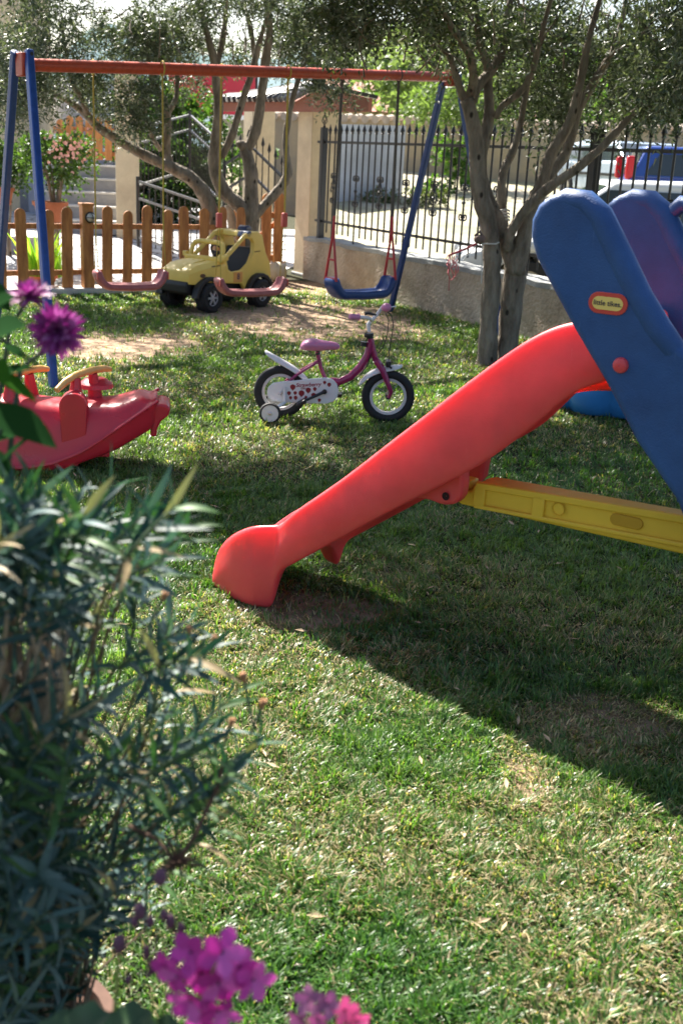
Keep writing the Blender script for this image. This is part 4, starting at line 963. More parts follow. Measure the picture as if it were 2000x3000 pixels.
# crank and pedal, near side
(a, z), = Z([(690, 765)], -.085); (a2, z2), = Z([(500, 845)], -.085); (am, zm), = Z([(655, 778)], -.085)
MB().tube([(am, -.085, zm), (a2, -.10, z2)], [.010, .0075], 8).lathe([(.001, -.008), (.014, -.008), (.014, .008), (.001, .008)], 14, Matrix.Translation((am, -.084, zm)) @ Matrix.Rotation(rad(90), 4, 'X')).build('crank', M_dark, bk, smooth=True)
(a3, z3), = Z([(478, 860)], -.13); MB().box((a3, -.135, z3), (.062, .075, .024), Matrix.Rotation(rad(-35), 3, 'Y')).build('pedal', M_dark, bk, bevel=.006)
MB().tube([(am, .055, zm), (am + .06, .07, zm - .045)], .008, 8).box((am + .08, .105, zm - .055), (.06, .07, .022)).build('pedal', M_dark, bk, bevel=.005)
# training wheels with brackets
for sg in (-1, 1):
    wx, wz = (rc[0] - .035, .064)
    if sg == -1: (wx, _), = Z([(237, 955)], -.20)
    Mx = Matrix.Translation((wx, sg * .19, wz + .006)) @ Matrix.Rotation(rad(90), 4, 'X')
    tw = MB().lathe([(.052, -.016), (.060, -.014), (.0645, 0), (.060, .014), (.052, .016)], 30, Mx, closed=True).build('training_wheel', M_rubber, bk, smooth=True)
    MB().lathe([(.001, .018), (.012, .018), (.014, .012), (.05, .013), (.053, .008), (.053, -.008), (.05, -.013), (.014, -.012), (.001, -.018)], 28, Mx).build('wheel_disc', M_white, tw, smooth=True)
    MB().lathe([(.001, .024), (.009, .022), (.011, .014)], 12, Mx).build('cap', M_steel, tw)
    MB().tube([(rc[0] + .0, sg * .076, rc[1]), (rc[0] + .025, sg * .082, rc[1] + .045), (rc[0] + .03, sg * .09, rc[1] - .05), (rc[0] + .02, sg * .12, .115), (wx, sg * .165, .075), (wx, sg * .185, .07)], [.010, .011, .0115, .0105, .009, .007], 8).build('stabiliser_arm', M_white, bk, smooth=True)

# ============================================================ ROCKER
RK = Frame(gp(180, 1388), rad(9))
rk = thing('red_rocker', RK.O, RK.a, 'red plastic see-saw rocker with cream handle bars on the grass', 'rocking toy')
def zr(x, y): return (x / 2.613, 1000 + y / 2.613)
mid = RK.sz(40, 1250)[0]
def rz(L, y=0): return [RK.sz(*zr(a, b_), y) for a, b_ in L]
top = rz([(1200, 470), (1150, 415), (1080, 390), (1020, 405), (960, 430), (880, 448), (700, 455), (500, 460), (330, 445), (180, 415), (60, 385), (0, 380)], .15)
rim = rz([(1210, 475), (1050, 570), (900, 665), (750, 770), (600, 860), (400, 935), (200, 965), (0, 965)])
bot = rz([(1210, 640), (1180, 690), (1000, 780), (850, 860), (650, 930), (500, 985), (300, 1015), (100, 1020), (0, 1015)])
def interp(L, x):
    L = sorted(L)
    if x <= L[0][0]: return L[0][1]
    for (x0, z0), (x1, z1) in zip(L[:-1], L[1:]):
        if x0 <= x <= x1: return z0 + (z1 - z0) * (x - x0) / (x1 - x0 + 1e-9)
    return L[-1][1]
xe = rim[0][0]; x0m = rz([(60, 0)])[0][0]
hw0 = .19
vs = []; fs = []; NX = 40; sec_n = None
for i in range(NX + 1):
    t = -1 + 2 * i / NX; x = x0m + (xe - x0m) * t; xm = x0m + (xe - x0m) * abs(t)
    zt = interp(top, xm); zr_ = interp(rim, xm); zb2 = max(.004, interp(bot, xm)); zr_ = max(zr_, zb2 + .03); zt = max(zt, zr_ + .02)
    hw = hw0 * (1 - .35 * max(0, abs(t) - .75) / .25); e = .02
    sec = [(-hw + .01, zb2), (-hw - .012, zb2 + .005), (-hw - .015, zr_ - .01), (-hw - .02, zr_), (-hw - .004, zr_ + .008), (-hw * .93, zr_ + (zt - zr_) * .4), (-hw * .82, zr_ + (zt - zr_) * .78), (-hw * .6, zr_ + (zt - zr_) * .95), (-hw * .3, zt),
           (hw * .3, zt), (hw * .6, zr_ + (zt - zr_) * .95), (hw * .82, zr_ + (zt - zr_) * .78), (hw * .93, zr_ + (zt - zr_) * .4), (hw + .004, zr_ + .008), (hw + .02, zr_), (hw + .015, zr_ - .01), (hw + .012, zb2 + .005), (hw - .01, zb2)]
    sec_n = len(sec); vs += [(x, y + hw0, z) for y, z in sec]
for i in range(NX):
    for k in range(sec_n): fs.append((i * sec_n + k, (i + 1) * sec_n + k, (i + 1) * sec_n + (k + 1) % sec_n, i * sec_n + (k + 1) % sec_n))
fs += [tuple(range(sec_n)), tuple(NX * sec_n + k for k in range(sec_n - 1, -1, -1))]
fs = [tuple(reversed(f)) for f in fs]
MB().add(vs, fs).build('body', M_redr, rk, smooth=True, sub=1)
for sg in (0, 1):
    _p = [Vector((x0m + (xe - x0m) * (-1 + 2 * i / 30), 0, 0)) for i in range(31)]
    for p_, i in zip(_p, range(31)):
        tt = abs(-1 + 2 * i / 30); p_.z = max(interp(rim, x0m + (xe - x0m) * tt), .03) + .002; hw = hw0 * (1 - .35 * max(0, tt - .75) / .25); p_.y = hw0 - (hw + .02) if sg == 0 else hw0 + hw + .02
    MB().tube(_p, .0075, 8).build('rim_flange', M_redr, rk, smooth=True)
# tail lug, bump pads, stubs
(a, z), (a2, z2) = rz([(1250, 530), (1180, 700)])
MB().prism(rz([(1180, 480), (1230, 465), (1285, 478), (1308, 505), (1290, 560), (1235, 600), (1205, 660), (1200, 720), (1150, 715), (1160, 600)], .1), .06, .28).build('end_grip', M_redr, rk, bevel=.012, seg=3)
for (xx, yy) in ((800, 860), (560, 930)):
    (a, z), = rz([(xx, yy)]); MB().box((a, .05, z + .01), (.05, .09, .06)).build('stopper', M_redr, rk, bevel=.008)
for (x_, y_) in ((560, 560), ):
    (a, z), = rz([(x_, y_)]); 
    MB().prism([(a + .066 * math.cos(q_), z + .035 + .065 * math.sin(q_)) for q_ in [math.pi * j / 16 for j in range(17)]] + [(a - .055, z - .22), (a + .055, z - .20)], .010, .1).build('knee_pad', M_redr, rk, bevel=.004, seg=3)
    MB().lathe([(.001, .05), (.05, .045), (.085, .02), (.09, 0)], 20, Matrix.Translation((a + .09, .30, z + .075))).build('foot_hump', M_redr, rk, smooth=True)
(a, z), = rz([(322, 655)]); MB().lathe([(.006, 0), (.016, 0), (.018, .004), (.016, .008), (.007, .008)], 16, Matrix.Translation((a, -.004, z)) @ Matrix.Rotation(rad(90), 4, 'X')).build('socket', M_redr, rk)
M_cream = mat('cream_handle', (0.78, 0.46, 0.14), .35, var=.1)
def handle(cx_, lean):
    (a, z), = rz([(cx_, 470)], .19)
    zt = rz([(cx_, 240)], .19)[0][1]
    for sg in (-1, 1):
        MB().tube([(a + sg * .045 + .0, .19 + sg * .075, z - .02), (a + sg * .04, .19 + sg * .065, (z + zt) / 2), (a + sg * .036, .19 + sg * .06, zt - .015)], [.042, .030, .022], 14).build('handle_stem', M_redr, rk, smooth=True)
    pts = [(a - .12, .19 - .17, zt - .055), (a - .085, .19 - .12, zt - .025), (a - .036, .19 - .05, zt - .002), (a + .036, .19 + .05, zt + .004), (a + .085, .19 + .12, zt + .0), (a + .115, .19 + .17, zt - .012)]
    MB().tube(pts, [.014, .018, .0175, .0175, .018, .013], 14).build('handle_bar', M_cream, rk, smooth=True)
handle(655, 0); handle(165, 0); handle(-340, 0)

# ============================================================ TOY JEEP
JA = math.atan2(-.8, -.6)
JL = Vector((-1.42 + .0, 11.07, 0))
jp = thing('toy_jeep', (JL.x, JL.y, 0), JA, 'yellow ride-on toy jeep with fat black wheels parked below the tree', 'ride-on car')
M_jb = mat('jeep_black', (0.02, 0.02, 0.022), .5, var=.2); M_hub = mat('grey_hub', (0.4, 0.4, 0.42), .35)
M_jy = mat('jeep_yellow', (0.90, 0.64, 0.14), .42, var=.12, scale=4)
Rw = .145; WB = .74; TW = .50
def jwheel(x, y, sg):
    Mx = Matrix.Translation((x, y, Rw)) @ Matrix.Rotation(rad(-90 * sg), 4, 'X')
    w_ = MB().lathe([(.08, -.07), (.125, -.07), (Rw, -.045), (Rw + .002, 0), (Rw, .045), (.125, .07), (.08, .07), (.075, .03)], 32, Mx, closed=True).build('wheel', M_rubber, jp, smooth=True, ang=40)
    b = MB(); 
    for j in range(16):
        a = 2 * math.pi * j / 16
        b.box(Mx @ Vector((math.cos(a) * (Rw + .001), math.sin(a) * (Rw + .001), .035 * (1 if j % 2 else -1))), (.03, .05, .012), (Mx.to_3x3() @ Matrix.Rotation(a, 3, 'Z') @ Matrix.Rotation(rad(90), 3, 'Y')))
    b.build('tread_blocks', M_rubber, w_)
    MB().lathe([(.07, .045), (.082, .06), (.086, .06), (.082, .03)], 28, Mx).build('rim', M_hub, w_, smooth=True)
    b = MB()
    for j in range(6):
        a = 2 * math.pi * j / 6; b.bar(Mx @ Vector((.018 * math.cos(a), .018 * math.sin(a), .055)), Mx @ Vector((.076 * math.cos(a), .076 * math.sin(a), .05)), .02, .012, up=(Mx.to_3x3() @ Vector((0, 0, 1))))
    b.lathe([(.001, .064), (.02, .062), (.026, .05)], 16, Mx); b.build('spokes', M_hub, w_)
    MB().lathe([(.001, .03), (.078, .03)], 20, Mx).build('recess', M_jb, w_)
for x in (0, -WB):
    jwheel(x, 0, 1); jwheel(x, -TW, -1)
yc = -TW / 2; HWj = .235
def jprism(poly, y0_, y1_, nm, m_=M_jy, bv=.02, seg=3): return MB().prism(poly, yc + y0_, yc + y1_).build(nm, m_, jp, bevel=bv, seg=seg)
def jarch(cx_, r, n=9, a0=0, a1=180): return [(cx_ + r * math.cos(rad(a0 + (a1 - a0) * i / n)), Rw + r * math.sin(rad(a0 + (a1 - a0) * i / n))) for i in range(n + 1)]
# lower black chassis
jprism([(.16, .16), (.2, .2), (.2, .29), (-.25, .29), (-WB - .16, .27), (-WB - .16, .17)], -.15, .15, 'chassis', M_jb, .01)
MB().tube([(0, .0, Rw), (0, -TW, Rw)], .012, 8).tube([(-WB, 0, Rw), (-WB, -TW, Rw)], .012, 8).build('axle', M_steel, jp)
# bonnet block, tapering to the nose
b = MB()
def sect(x, zb2, zt, hw, cut=.05): return [(x, yc - hw, zb2), (x, yc - hw, zt - cut), (x, yc - hw + cut, zt), (x, yc + hw - cut, zt), (x, yc + hw, zt - cut), (x, yc + hw, zb2)]
secs = [sect(.235, .29, .39, .17, .03), sect(.225, .28, .405, .20, .03), sect(.10, .27, .46, .235, .045), sect(-.08, .27, .485, .245, .045), sect(-.24, .27, .49, .245, .04)]
vs = [p for s_ in secs for p in s_]; fs = [(0, 1, 2, 3, 4, 5)] + [tuple(reversed(range(24, 30)))]
for i in range(4):
    for k in range(6): fs.append((i * 6 + k, i * 6 + 6 + k, i * 6 + 6 + (k + 1) % 6, i * 6 + (k + 1) % 6))
b.add(vs, fs).build('bonnet', M_jy, jp, bevel=.015, seg=3)
MB().prism([(.08, .462), (.02, .482), (-.10, .50), (-.11, .48), (.08, .45)], yc - .10, yc + .10).build('bonnet_scoop', M_jy, jp, bevel=.01)
jprism([(.245, .19), (.26, .27), (.245, .305), (.18, .30), (.18, .18)], -.19, .19, 'bumper', M_jb, .015)
# fender arches black
for x in (0, -WB):
    for sg in (1, -1):
        poly = jarch(x, .205) + jarch(x, .165)[::-1]
        y0_, y1_ = (HWj - .03, HWj + .055) if sg > 0 else (-HWj - .055, -HWj + .03)
        jprism(poly, y0_, y1_, 'fender', M_jb, .008)
# body side with door cut-out and rear arch hoop
side = [(-.22, .27), (-.22, .50), (-.27, .50), (-.30, .40), (-.36, .375), (-.50, .385), (-.60, .45), (-.66, .56), (-.665, .66), (-.63, .695), (-.55, .70), (-.53, .74), (-.60, .765), (-.74, .765), (-.80, .73), (-.86, .55), (-.93, .44), (-.95, .30)] + [(x, z) for x, z in jarch(-WB, .19, 9, 170, 10)] + [(-.5, .25)]
for (y0_, y1_) in ((HWj - .05, HWj), (-HWj, -HWj + .05)): jprism(side, y0_, y1_, 'side_panel', M_jy, .012)
jprism([(-.62, .71), (-.65, .755), (-.74, .765), (-.80, .73), (-.78, .70), (-.66, .70)], -HWj + .05, HWj - .05, 'roll_hoop', M_jy, .01)
jprism([(-.84, .55), (-.93, .44), (-.95, .30), (-.90, .30), (-.88, .43)], -HWj + .05, HWj - .05, 'tail_panel', M_jy, .01)
jprism([(-.25, .27), (-.6, .27), (-.62, .34), (-.70, .60), (-.76, .60), (-.70, .25), (-.25, .24)], -HWj + .06, HWj - .06, 'seat', M_jb, .015)
# windshield hoop
for (x0_, ty) in ((0, 0),):
    pts = [(-.20, yc - .22, .47), (-.235, yc - .215, .60), (-.25, yc - .19, .645), (-.255, yc - .12, .66), (-.255, yc + .12, .66), (-.25, yc + .19, .645), (-.235, yc + .215, .60), (-.20, yc + .22, .47)]
    MB().tube(pts, .024, 12).build('windshield_frame', M_jy, jp, smooth=True)
MB().bar((-.19, yc - .27, .50), (-.19, yc + .27, .50), .05, .05).build('cowl', M_jy, jp, bevel=.015)
for sg in (-1, 1): MB().box((-.2, yc + sg * .275, .525), (.05, .06, .05)).build('mirror', M_jy, jp, bevel=.01)
MB().lathe([(.085, -.012), (.1, 0), (.085, .012), (.075, 0)], 20, Matrix.Translation((-.30, yc + .08, .56)) @ Matrix.Rotation(rad(-62), 4, 'Y'), closed=True).tube([(-.22, yc + .08, .48), (-.30, yc + .08, .56)], .02, 8).box((-.3, yc + .08, .56), (.02, .17, .03)).build('steering_wheel', M_jb, jp, smooth=True)
MB().tube([(-.24, yc + .215, .5), (-.36, yc + .212, .585), (-.56, yc + .21, .73)], [.024, .024, .022], 10).tube([(-.24, yc - .215, .5), (-.56, yc - .21, .73)], .023, 10).build('brace_bar', M_jy, jp, smooth=True)
b = MB().prism([(-.66, .765), (-.77, .768), (-.75, .81), (-.70, .82), (-.67, .80)], yc + .0, yc + .12); b.build('light_bar', mat('jeep_navy', (.02, .03, .08), .3), jp, bevel=.012)
MB().prism([(-.55, .72), (-.57, .765), (-.62, .775), (-.64, .75), (-.60, .70)], yc + .10, yc + .235).build('roof_lamp', mat('jeep_slate', (.08, .11, .2), .35), jp, bevel=.01)
def jtext(s_, x, z, size, m_, y=HWj + .004, rot=0): 
    return text_mesh(s_, size, 'number_print', m_, Matrix.Translation((x, yc + y, z)) @ Matrix.Rotation(rad(180), 4, 'Z') @ Matrix.Rotation(rad(90), 4, 'X') @ Matrix.Rotation(rad(rot), 4, 'Z'), jp, bold=.001)
jtext('8', -.44, .325, .085, mat('print_navy', (.05, .03, .10), .5))
MB().prism([(-.37, .27), (-.5, .27), (-.5, .372), (-.37, .372)], yc + HWj - .002, yc + HWj + .0025).build('orange_patch', mat('print_orange', (.75, .35, .09), .5), jp)
MB().prism([(.075 + .035 * math.cos(a), .36 + .02 * math.sin(a)) for a in [2 * math.pi * i / 14 for i in range(14)]], yc + .236, yc + .243).build('bonnet_decal', mat('decal_brown', (.12, .06, .03), .5), jp)
for k, (xa, xb, zz) in enumerate(((-.05, -.16, .44), (-.68, -.76, .56))):
    MB().prism([(xa, zz), (xb, zz + .006), (xb, zz + .014), (xa, zz + .008)], yc + HWj + .002, yc + (.249 if k == 0 else HWj + .004)).build('trim_stripe', mat('decal_brown', (.12, .06, .03), .5), jp)

# ball
q = gp(812, 812); bl = MB(); bl.ball((0, 0, .125), .125, 28, 18); o = bl.build('play_ball', mat('ball_cream', (0.62, 0.54, 0.40), .55, var=.2, scale=12), smooth=True)
o.location = (at(812, 780, 14.05).x, 14.05, 0); tag(o, 'dull cream ball resting against the foot of the gate pillar', 'ball')
# ============================================================ SWING SET
BL = at(78, 190, 7.9); BR = at(1312, 226, 10.6)
SW = Frame((BL.x, BL.y, 0), math.atan2(BR.y - BL.y, BR.x - BL.x)); SL = math.hypot(BR.y - BL.y, BR.x - BL.x)
sw = thing('swing_set', SW.O, SW.a, 'tall garden swing frame with orange red top beam and blue legs', 'swing frame')
b0 = Vector((0, 0, BL.z)); b1 = Vector((SL, 0, BR.z)); bd = (b1 - b0).normalized(); RBm = .042
MB().tube([b0 - bd * .02, b1 + bd * .02], RBm, 20).build('top_beam', M_swred, sw, smooth=True)
for k in range(1): MB().bar(b0 + Vector((0, -.041, 0)), b1 + Vector((0, -.041, 0)), .006, .012).build('beam_seam', M_swred, sw)
def w2l(p): d = Vector(p) - SW.O; return Vector((d.dot(SW.u), d.dot(SW.v), d.z))
def leg(top, foot, nm, mt_):
    d = (foot - top).normalized(); b = MB()
    b.bar(top, foot, .052, .058, up=SW.v if False else (0, 1, 0)); o = b.build(nm, mt_, sw, bevel=.012, seg=3)
    g_ = MB(); s_ = Vector((0, 1, 0)).cross(d).normalized()
    # pressed channel down the front face
    for off in (-.011, .011): g_.bar(top + Vector((off, -.030, 0)), foot + Vector((off, -.030, 0)), .006, .005, up=(0, 1, 0))
    g_.build('leg_rib', mt_, o)
    return o
fl0 = w2l(gp(158, 1140)); ff0 = w2l(gp(-12, 985))
fl1 = w2l(gp(1472, 1006)); ff1 = w2l(gp(1143, 912))
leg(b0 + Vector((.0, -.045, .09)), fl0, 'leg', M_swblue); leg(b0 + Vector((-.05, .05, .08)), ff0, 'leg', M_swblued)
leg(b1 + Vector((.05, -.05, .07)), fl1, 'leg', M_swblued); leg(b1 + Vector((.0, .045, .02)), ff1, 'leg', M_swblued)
for (p, sx) in ((b0, -1), (b1, 1)):
    MB().box(p + Vector((sx * .03, 0.0, .0)), (.05, .11, .15)).build('corner_bracket', M_swred, sw, bevel=.01)
    MB().lathe([(.001, .012), (.012, .01), (.014, 0)], 10, Matrix.Translation(p + Vector((0, -.078, .065))) @ Matrix.Rotation(rad(90), 4, 'X')).lathe([(.001, .008), (.008, .006), (.009, 0)], 10, Matrix.Translation(p + Vector((0, -.076, -.03))) @ Matrix.Rotation(rad(90), 4, 'X')).build('bolt', M_dark, sw)
M_rope = mat('yellow_rope', (0.55, 0.42, 0.07), .7, col2=(.4, .3, .05), scale=120); M_roped = mat('grey_rope', (0.13, 0.12, 0.11), .8, col2=(.07, .065, .06), scale=90)
M_seatr = mat('faded_red_plastic', (0.40, 0.13, 0.13), .45, col2=(.32, .09, .09), scale=14); M_seatb = mat('navy_seat_plastic', (0.015, 0.05, 0.2), .3, var=.1)
M_hang = mat('coral_plastic', (0.60, 0.10, 0.08), .45)
def beamz(x): return BL.z + (BR.z - BL.z) * x / SL - RBm
def rope_tw(b, p, q, r=.0055, tw=True):
    p = Vector(p); q = Vector(q); b.tube([p.lerp(q, i / 14) for i in range(15)], r, 6)
    if tw:
        d = (q - p); n = int(d.length / .012); pts = []
        for i in range(0, n): t = i / n; a = i * 1.4; pts.append(p.lerp(q, t) + Vector((math.cos(a), math.sin(a), 0)) * r * .55)
        b.tube(pts, r * .6, 4)
def useat(xc, zb2, wid, dep_, yaw, rise, mt_, name, parent, th=.030):
    """plastic swing seat: flat middle with both ends turned up, sweeping along x; rounded front lip"""
    prof = []; n = 22
    for i in range(n + 1):
        t = -1 + 2 * i / n; a = abs(t)
        x = wid / 2 * math.copysign(min(1, a * 1.12) if a < .72 else .806 + .194 * math.sin((a - .72) / .28 * math.pi / 2), t)
        z = 0.012 * a if a < .6 else .0072 + rise * ((a - .6) / .4) ** 1.6
        prof.append((x, z))
    vs = []; fs = []; K = 10
    for i, (x, z) in enumerate(prof):
        p0 = prof[max(0, i - 1)]; p1 = prof[min(n, i + 1)]; tx, tz = p1[0] - p0[0], p1[1] - p0[1]; l_ = math.hypot(tx, tz); nx, nz = -tz / l_, tx / l_
        ends = abs(i - n / 2) / (n / 2); dd = dep_ / 2 * (1 - .12 * max(0, ends - .7) / .3)
        cs = [(-dd, -.6), (-dd - .004, .2), (-dd + .01, 1.2), (-dd + .03, .9), (-dd + .05, .45), (dd - .05, .45), (dd - .03, .9), (dd - .01, 1.2), (dd + .004, .2), (dd, -.6)]
        for (y, q_) in cs: vs.append((x + nx * th * q_, y, z + nz * th * q_))
    for i in range(n):
        for k in range(K): fs.append((i * K + k, (i + 1) * K + k, (i + 1) * K + (k + 1) % K, i * K + (k + 1) % K))
    fs += [tuple(range(K)), tuple(n * K + k for k in range(K - 1, -1, -1))]
    fs = [tuple(reversed(f)) for f in fs]
    b = MB().add(vs, fs); return b.build(name, mt_, parent, smooth=True, sub=1)
def swing(xl, xr, zs, label, kind, wid, yawd=0, rise=.135, ptop=None):
    xc = (xl + xr) / 2; zend = zs + rise
    t = thing('swing', SW.O + SW.u * xc + Vector((0, 0, zs)), SW.a + rad(yawd), label, 'swing', 'swings hanging from the top beam')
    M_ = M_seatr if kind != 'blue' else M_seatb
    useat(0, 0, wid, .17 if kind != 'blue' else .2, 0, rise, M_, 'seat', t, th=.034 if kind != 'blue' else .052)
    for sg in (-1, 1):
        end = Vector((sg * (wid / 2 - .01), 0, rise - .005)); topx = (xr - xc) * sg
        tp = Vector((topx * 1.0, 0, beamz(xc + topx) - zs))
        if kind == 'plain':
            b = MB(); k1 = end.lerp(tp, .22)
            for y in (-.055, .055): rope_tw(b, end + Vector((0, y, -.03)), k1, .0035, False)
            rope_tw(b, k1, tp, .0062); b.build('rope', M_rope, t)
            for y in (-.055, .0): MB().box(end + Vector((sg * .012, y - .01, -.03)), (.008, .02, .055)).build('slot_plate', M_hang, t, bevel=.002)
        elif kind == 'block':
            blk = end.lerp(tp, .30); b = MB()
            for y in (-.055, .055): rope_tw(b, end + Vector((0, y, -.03)), blk + Vector((0, y * .3, -.04)), .004, False)
            for y in (-.008, .008): rope_tw(b, blk + Vector((0, y, .05)), tp + Vector((0, y, 0)), .0045, False)
            b.build('rope', M_rope, t); MB().box(blk, (.045, .045, .115)).build('rope_block', M_hang, t, bevel=.01)
            for y in (-.055, .0): MB().box(end + Vector((sg * .012, y - .01, -.03)), (.008, .02, .055)).build('slot_plate', M_hang, t, bevel=.002)
        else:
            apex = end + (tp - end).normalized() * .40; b = MB()
            for y in (-.085, .085): b.tube([end + Vector((0, y, -.02)), end.lerp(apex, .55) + Vector((0, y * .45, 0)), apex], [.013, .011, .010], 8)
            b.tube([end + Vector((0, -.085, -.0)), end + Vector((0, .085, -.0))], .012, 8); b.tube([end.lerp(apex, .4) + Vector((0, -.055, 0)), end.lerp(apex, .4) + Vector((0, .055, 0))], .010, 8)
            b.tube([apex - Vector((0, 0, .03)), apex + (tp - apex).normalized() * .14], [.016, .010], 8)
            b.build('hanger', mat('hanger_red', (.48, .03, .04), .4), t, smooth=True)
            b = MB(); rope_tw(b, apex + (tp - apex).normalized() * .13, tp, .0125, True); b.build('rope', M_roped, t)
        b = MB(); b.tube([tp + Vector((0, .05 * math.cos(a), RBm + .05 * math.sin(a))) for a in [2 * math.pi * i / 12 for i in range(13)]], .006, 6); b.build('rope_loop', M_rope if kind != 'blue' else M_roped, t)
    return t
def sx(px, py): return SW.sz(px, py)
(xa, za) = sx(295, 800); (xb, zb1) = sx(468, 790); zc = (sx(380, 846)[1] + sx(330, 846)[1]) / 2
swing(xa, xb, zc, 'leftmost swing, faded red seat on plain yellow ropes', 'plain', xb - xa + .03, -14)
(xa, za) = sx(652, 800); (xb, zb1) = sx(816, 800); zc = sx(735, 862)[1]
swing(xa, xb, zc, 'middle swing, faded red seat with coral blocks on doubled yellow ropes', 'block', xb - xa + .03, -12)
(xa, za) = sx(984, 800); (xb, zb1) = sx(1128, 800); zc = sx(1055, 868)[1]
swing(xa, xb, zc, 'navy blue swing seat with red triangular hangers on grey ropes', 'blue', (xb - xa) + .08, -6, rise=.17)

# ============================================================ TREES
def limb(b, L, D, rk=1.0, dz=None, n=9, wob=.012):
    """L: photo points (x, y, half width px); D: distance or list of distances"""
    pts = []; rs = []
    m_ = len(L)
    for i, q in enumerate(L):
        d = D if not hasattr(D, '__len__') else D[0] + (D[1] - D[0]) * i / (m_ - 1)
        p = at(q[0], q[1], d); pts.append(p); rs.append(q[2] * d / F * rk)
    # catmull-rom refine with slight knots
    P2 = []; R2 = []
    for i in range(m_ - 1):
        p0 = pts[max(0, i - 1)]; p1 = pts[i]; p2 = pts[i + 1]; p3 = pts[min(m_ - 1, i + 2)]
        for j in range(4):
            t = j / 4; t2 = t * t; t3 = t2 * t
            p = .5 * ((2 * p1) + (p2 - p0) * t + (2 * p0 - 5 * p1 + 4 * p2 - p3) * t2 + (3 * p1 - p0 - 3 * p2 + p3) * t3)
            r = rs[i] + (rs[i + 1] - rs[i]) * t
            P2.append(p + Vector((random.uniform(-1, 1), random.uniform(-1, 1), 0)) * r * wob * 4); R2.append(r * random.uniform(.93, 1.08))
    P2.append(pts[-1]); R2.append(rs[-1]); b.tube(P2, R2, n); return P2, R2
def Z3_(L): return [(1300 + x / 2.24, y / 2.24, r) for x, y, r in L]
def Z1_(L): return [(x / 2.24, y / 2.24, r) for x, y, r in L]
def Z2_(L): return [(600 + x / 2.24, y / 2.24, r) for x, y, r in L]
M_leaf = leafmat('olive_leaves', trans=.24, rough=.38, tcol=(1.2, 1.35, .6), spec=.5)
LEAFSETS = {}
def twigs(name, parent, off, anchors, mt_, palette, leafL=(.042, .075), leafW=(.006, .0105), per=16, tl=(.14, .32), droop=.5, seed=1, nv=60):
    """anchors (n,3): each carries a twig with paired narrow leaves, all written into one mesh"""
    r = np.random.default_rng(seed); n = len(anchors)
    # random directions biased outward / downward
    d = r.normal(size=(n, 3)); d[:, 2] = d[:, 2] * .7 - droop * .6; d /= np.linalg.norm(d, axis=1)[:, None]
    TL = r.uniform(*tl, n)
    k = np.arange(per); t = (k // 2 + 1) / (per / 2)
    pos = anchors[:, None, :] + d[:, None, :] * (TL[:, None] * t[None, :])[:, :, None]; pos[:, :, 2] -= (t ** 2)[None, :] * TL[:, None] * .3
    a = np.cross(d, r.normal(size=(n, 3))); a /= np.linalg.norm(a, axis=1)[:, None] + 1e-9; b_ = np.cross(d, a)
    ang = (k // 2) * 1.57 + (k % 2) * np.pi
    side = a[:, None, :] * np.cos(ang)[None, :, None] + b_[:, None, :] * np.sin(ang)[None, :, None]
    ld = side * .8 + d[:, None, :] * .75 + r.normal(size=(n, per, 3)) * .28; ld /= np.linalg.norm(ld, axis=2)[:, :, None]
    LL = r.uniform(*leafL, (n, per))[:, :, None]; WW = r.uniform(*leafW, (n, per))[:, :, None]
    wn = np.cross(ld, r.normal(size=(n, per, 3))); wn /= np.linalg.norm(wn, axis=2)[:, :, None] + 1e-9
    p0 = pos; p2 = pos + ld * LL; pm = pos + ld * LL * .45
    up = np.cross(ld, wn) * WW * .25
    V = np.stack([p0, pm - wn * WW + up, p2, pm + wn * WW + up], 2).reshape(-1, 3) - np.array(off)[None]
    m_ = n * per; base = np.arange(m_)[:, None] * 4
    T = np.concatenate([base + np.array([0, 1, 2]), base + np.array([0, 2, 3])], 0)
    pal = np.array(palette); ci = pal[r.integers(0, len(pal), m_)] * r.uniform(.8, 1.2, (m_, 1))
    return npmesh(name, V, T, mt_, parent, cols=np.repeat(ci, 4, 0))
OLV = [(.055, .075, .042), (.07, .09, .05), (.04, .06, .036), (.09, .11, .07), (.17, .20, .155), (.22, .24, .20), (.07, .10, .035)]
def clusters(spec, seed):
    """spec: (centre xyz, radius xyz, twig count) -> anchor points gathered in uneven clumps"""
    r = np.random.default_rng(seed); out = []
    for (c, R, n) in spec:
        nc = max(3, n // 26); cc = r.normal(size=(nc, 3)); cc = cc / np.linalg.norm(cc, axis=1)[:, None] * r.random((nc, 1)) ** .4
        pick = r.integers(0, nc, n); q = cc[pick] + r.normal(size=(n, 3)) * .22
        out.append(np.array(c)[None] + q * np.array(R)[None])
    return np.concatenate(out)
def img_cl(px, py, D, rpx, rpy, rd, n): c = at(px, py, D); return ((c.x, c.y, c.z), (rpx * D / F, rd, rpy * D / F), n)

# --- right tree
g0 = gp(1455, 1068); t1 = thing('olive_tree', g0, 0, 'large olive tree with two trunks standing right beside the blue slide panels', 'tree')
D = g0.y
b = MB()
limb(b, [(1418, 1085, 40), (1424, 1060, 31), (1432, 930, 26), (1440, 800, 26), (1436, 690, 25), (1415, 600, 25), (1398, 520, 23), (1395, 440, 22), (1385, 360, 21), (1366, 290, 19)], D - .05, n=12)
limb(b, [(1470, 1082, 38), (1480, 1050, 31), (1497, 900, 31), (1508, 790, 33), (1490, 720, 30), (1462, 660, 22), (1440, 610, 20), (1415, 545, 19), (1405, 480, 18), (1420, 400, 17), (1432, 330, 15), (1428, 240, 12), (1440, 200, 8)], [D + .02, D + .1], n=12)
limb(b, [(1508, 800, 28), (1532, 700, 23), (1552, 612, 20), (1580, 555, 19), (1614, 450, 16), (1668, 357, 14), (1702, 223, 12), (1724, 112, 9), (1755, 0, 7), (1775, -120, 5)], [D, D - .2], n=12)
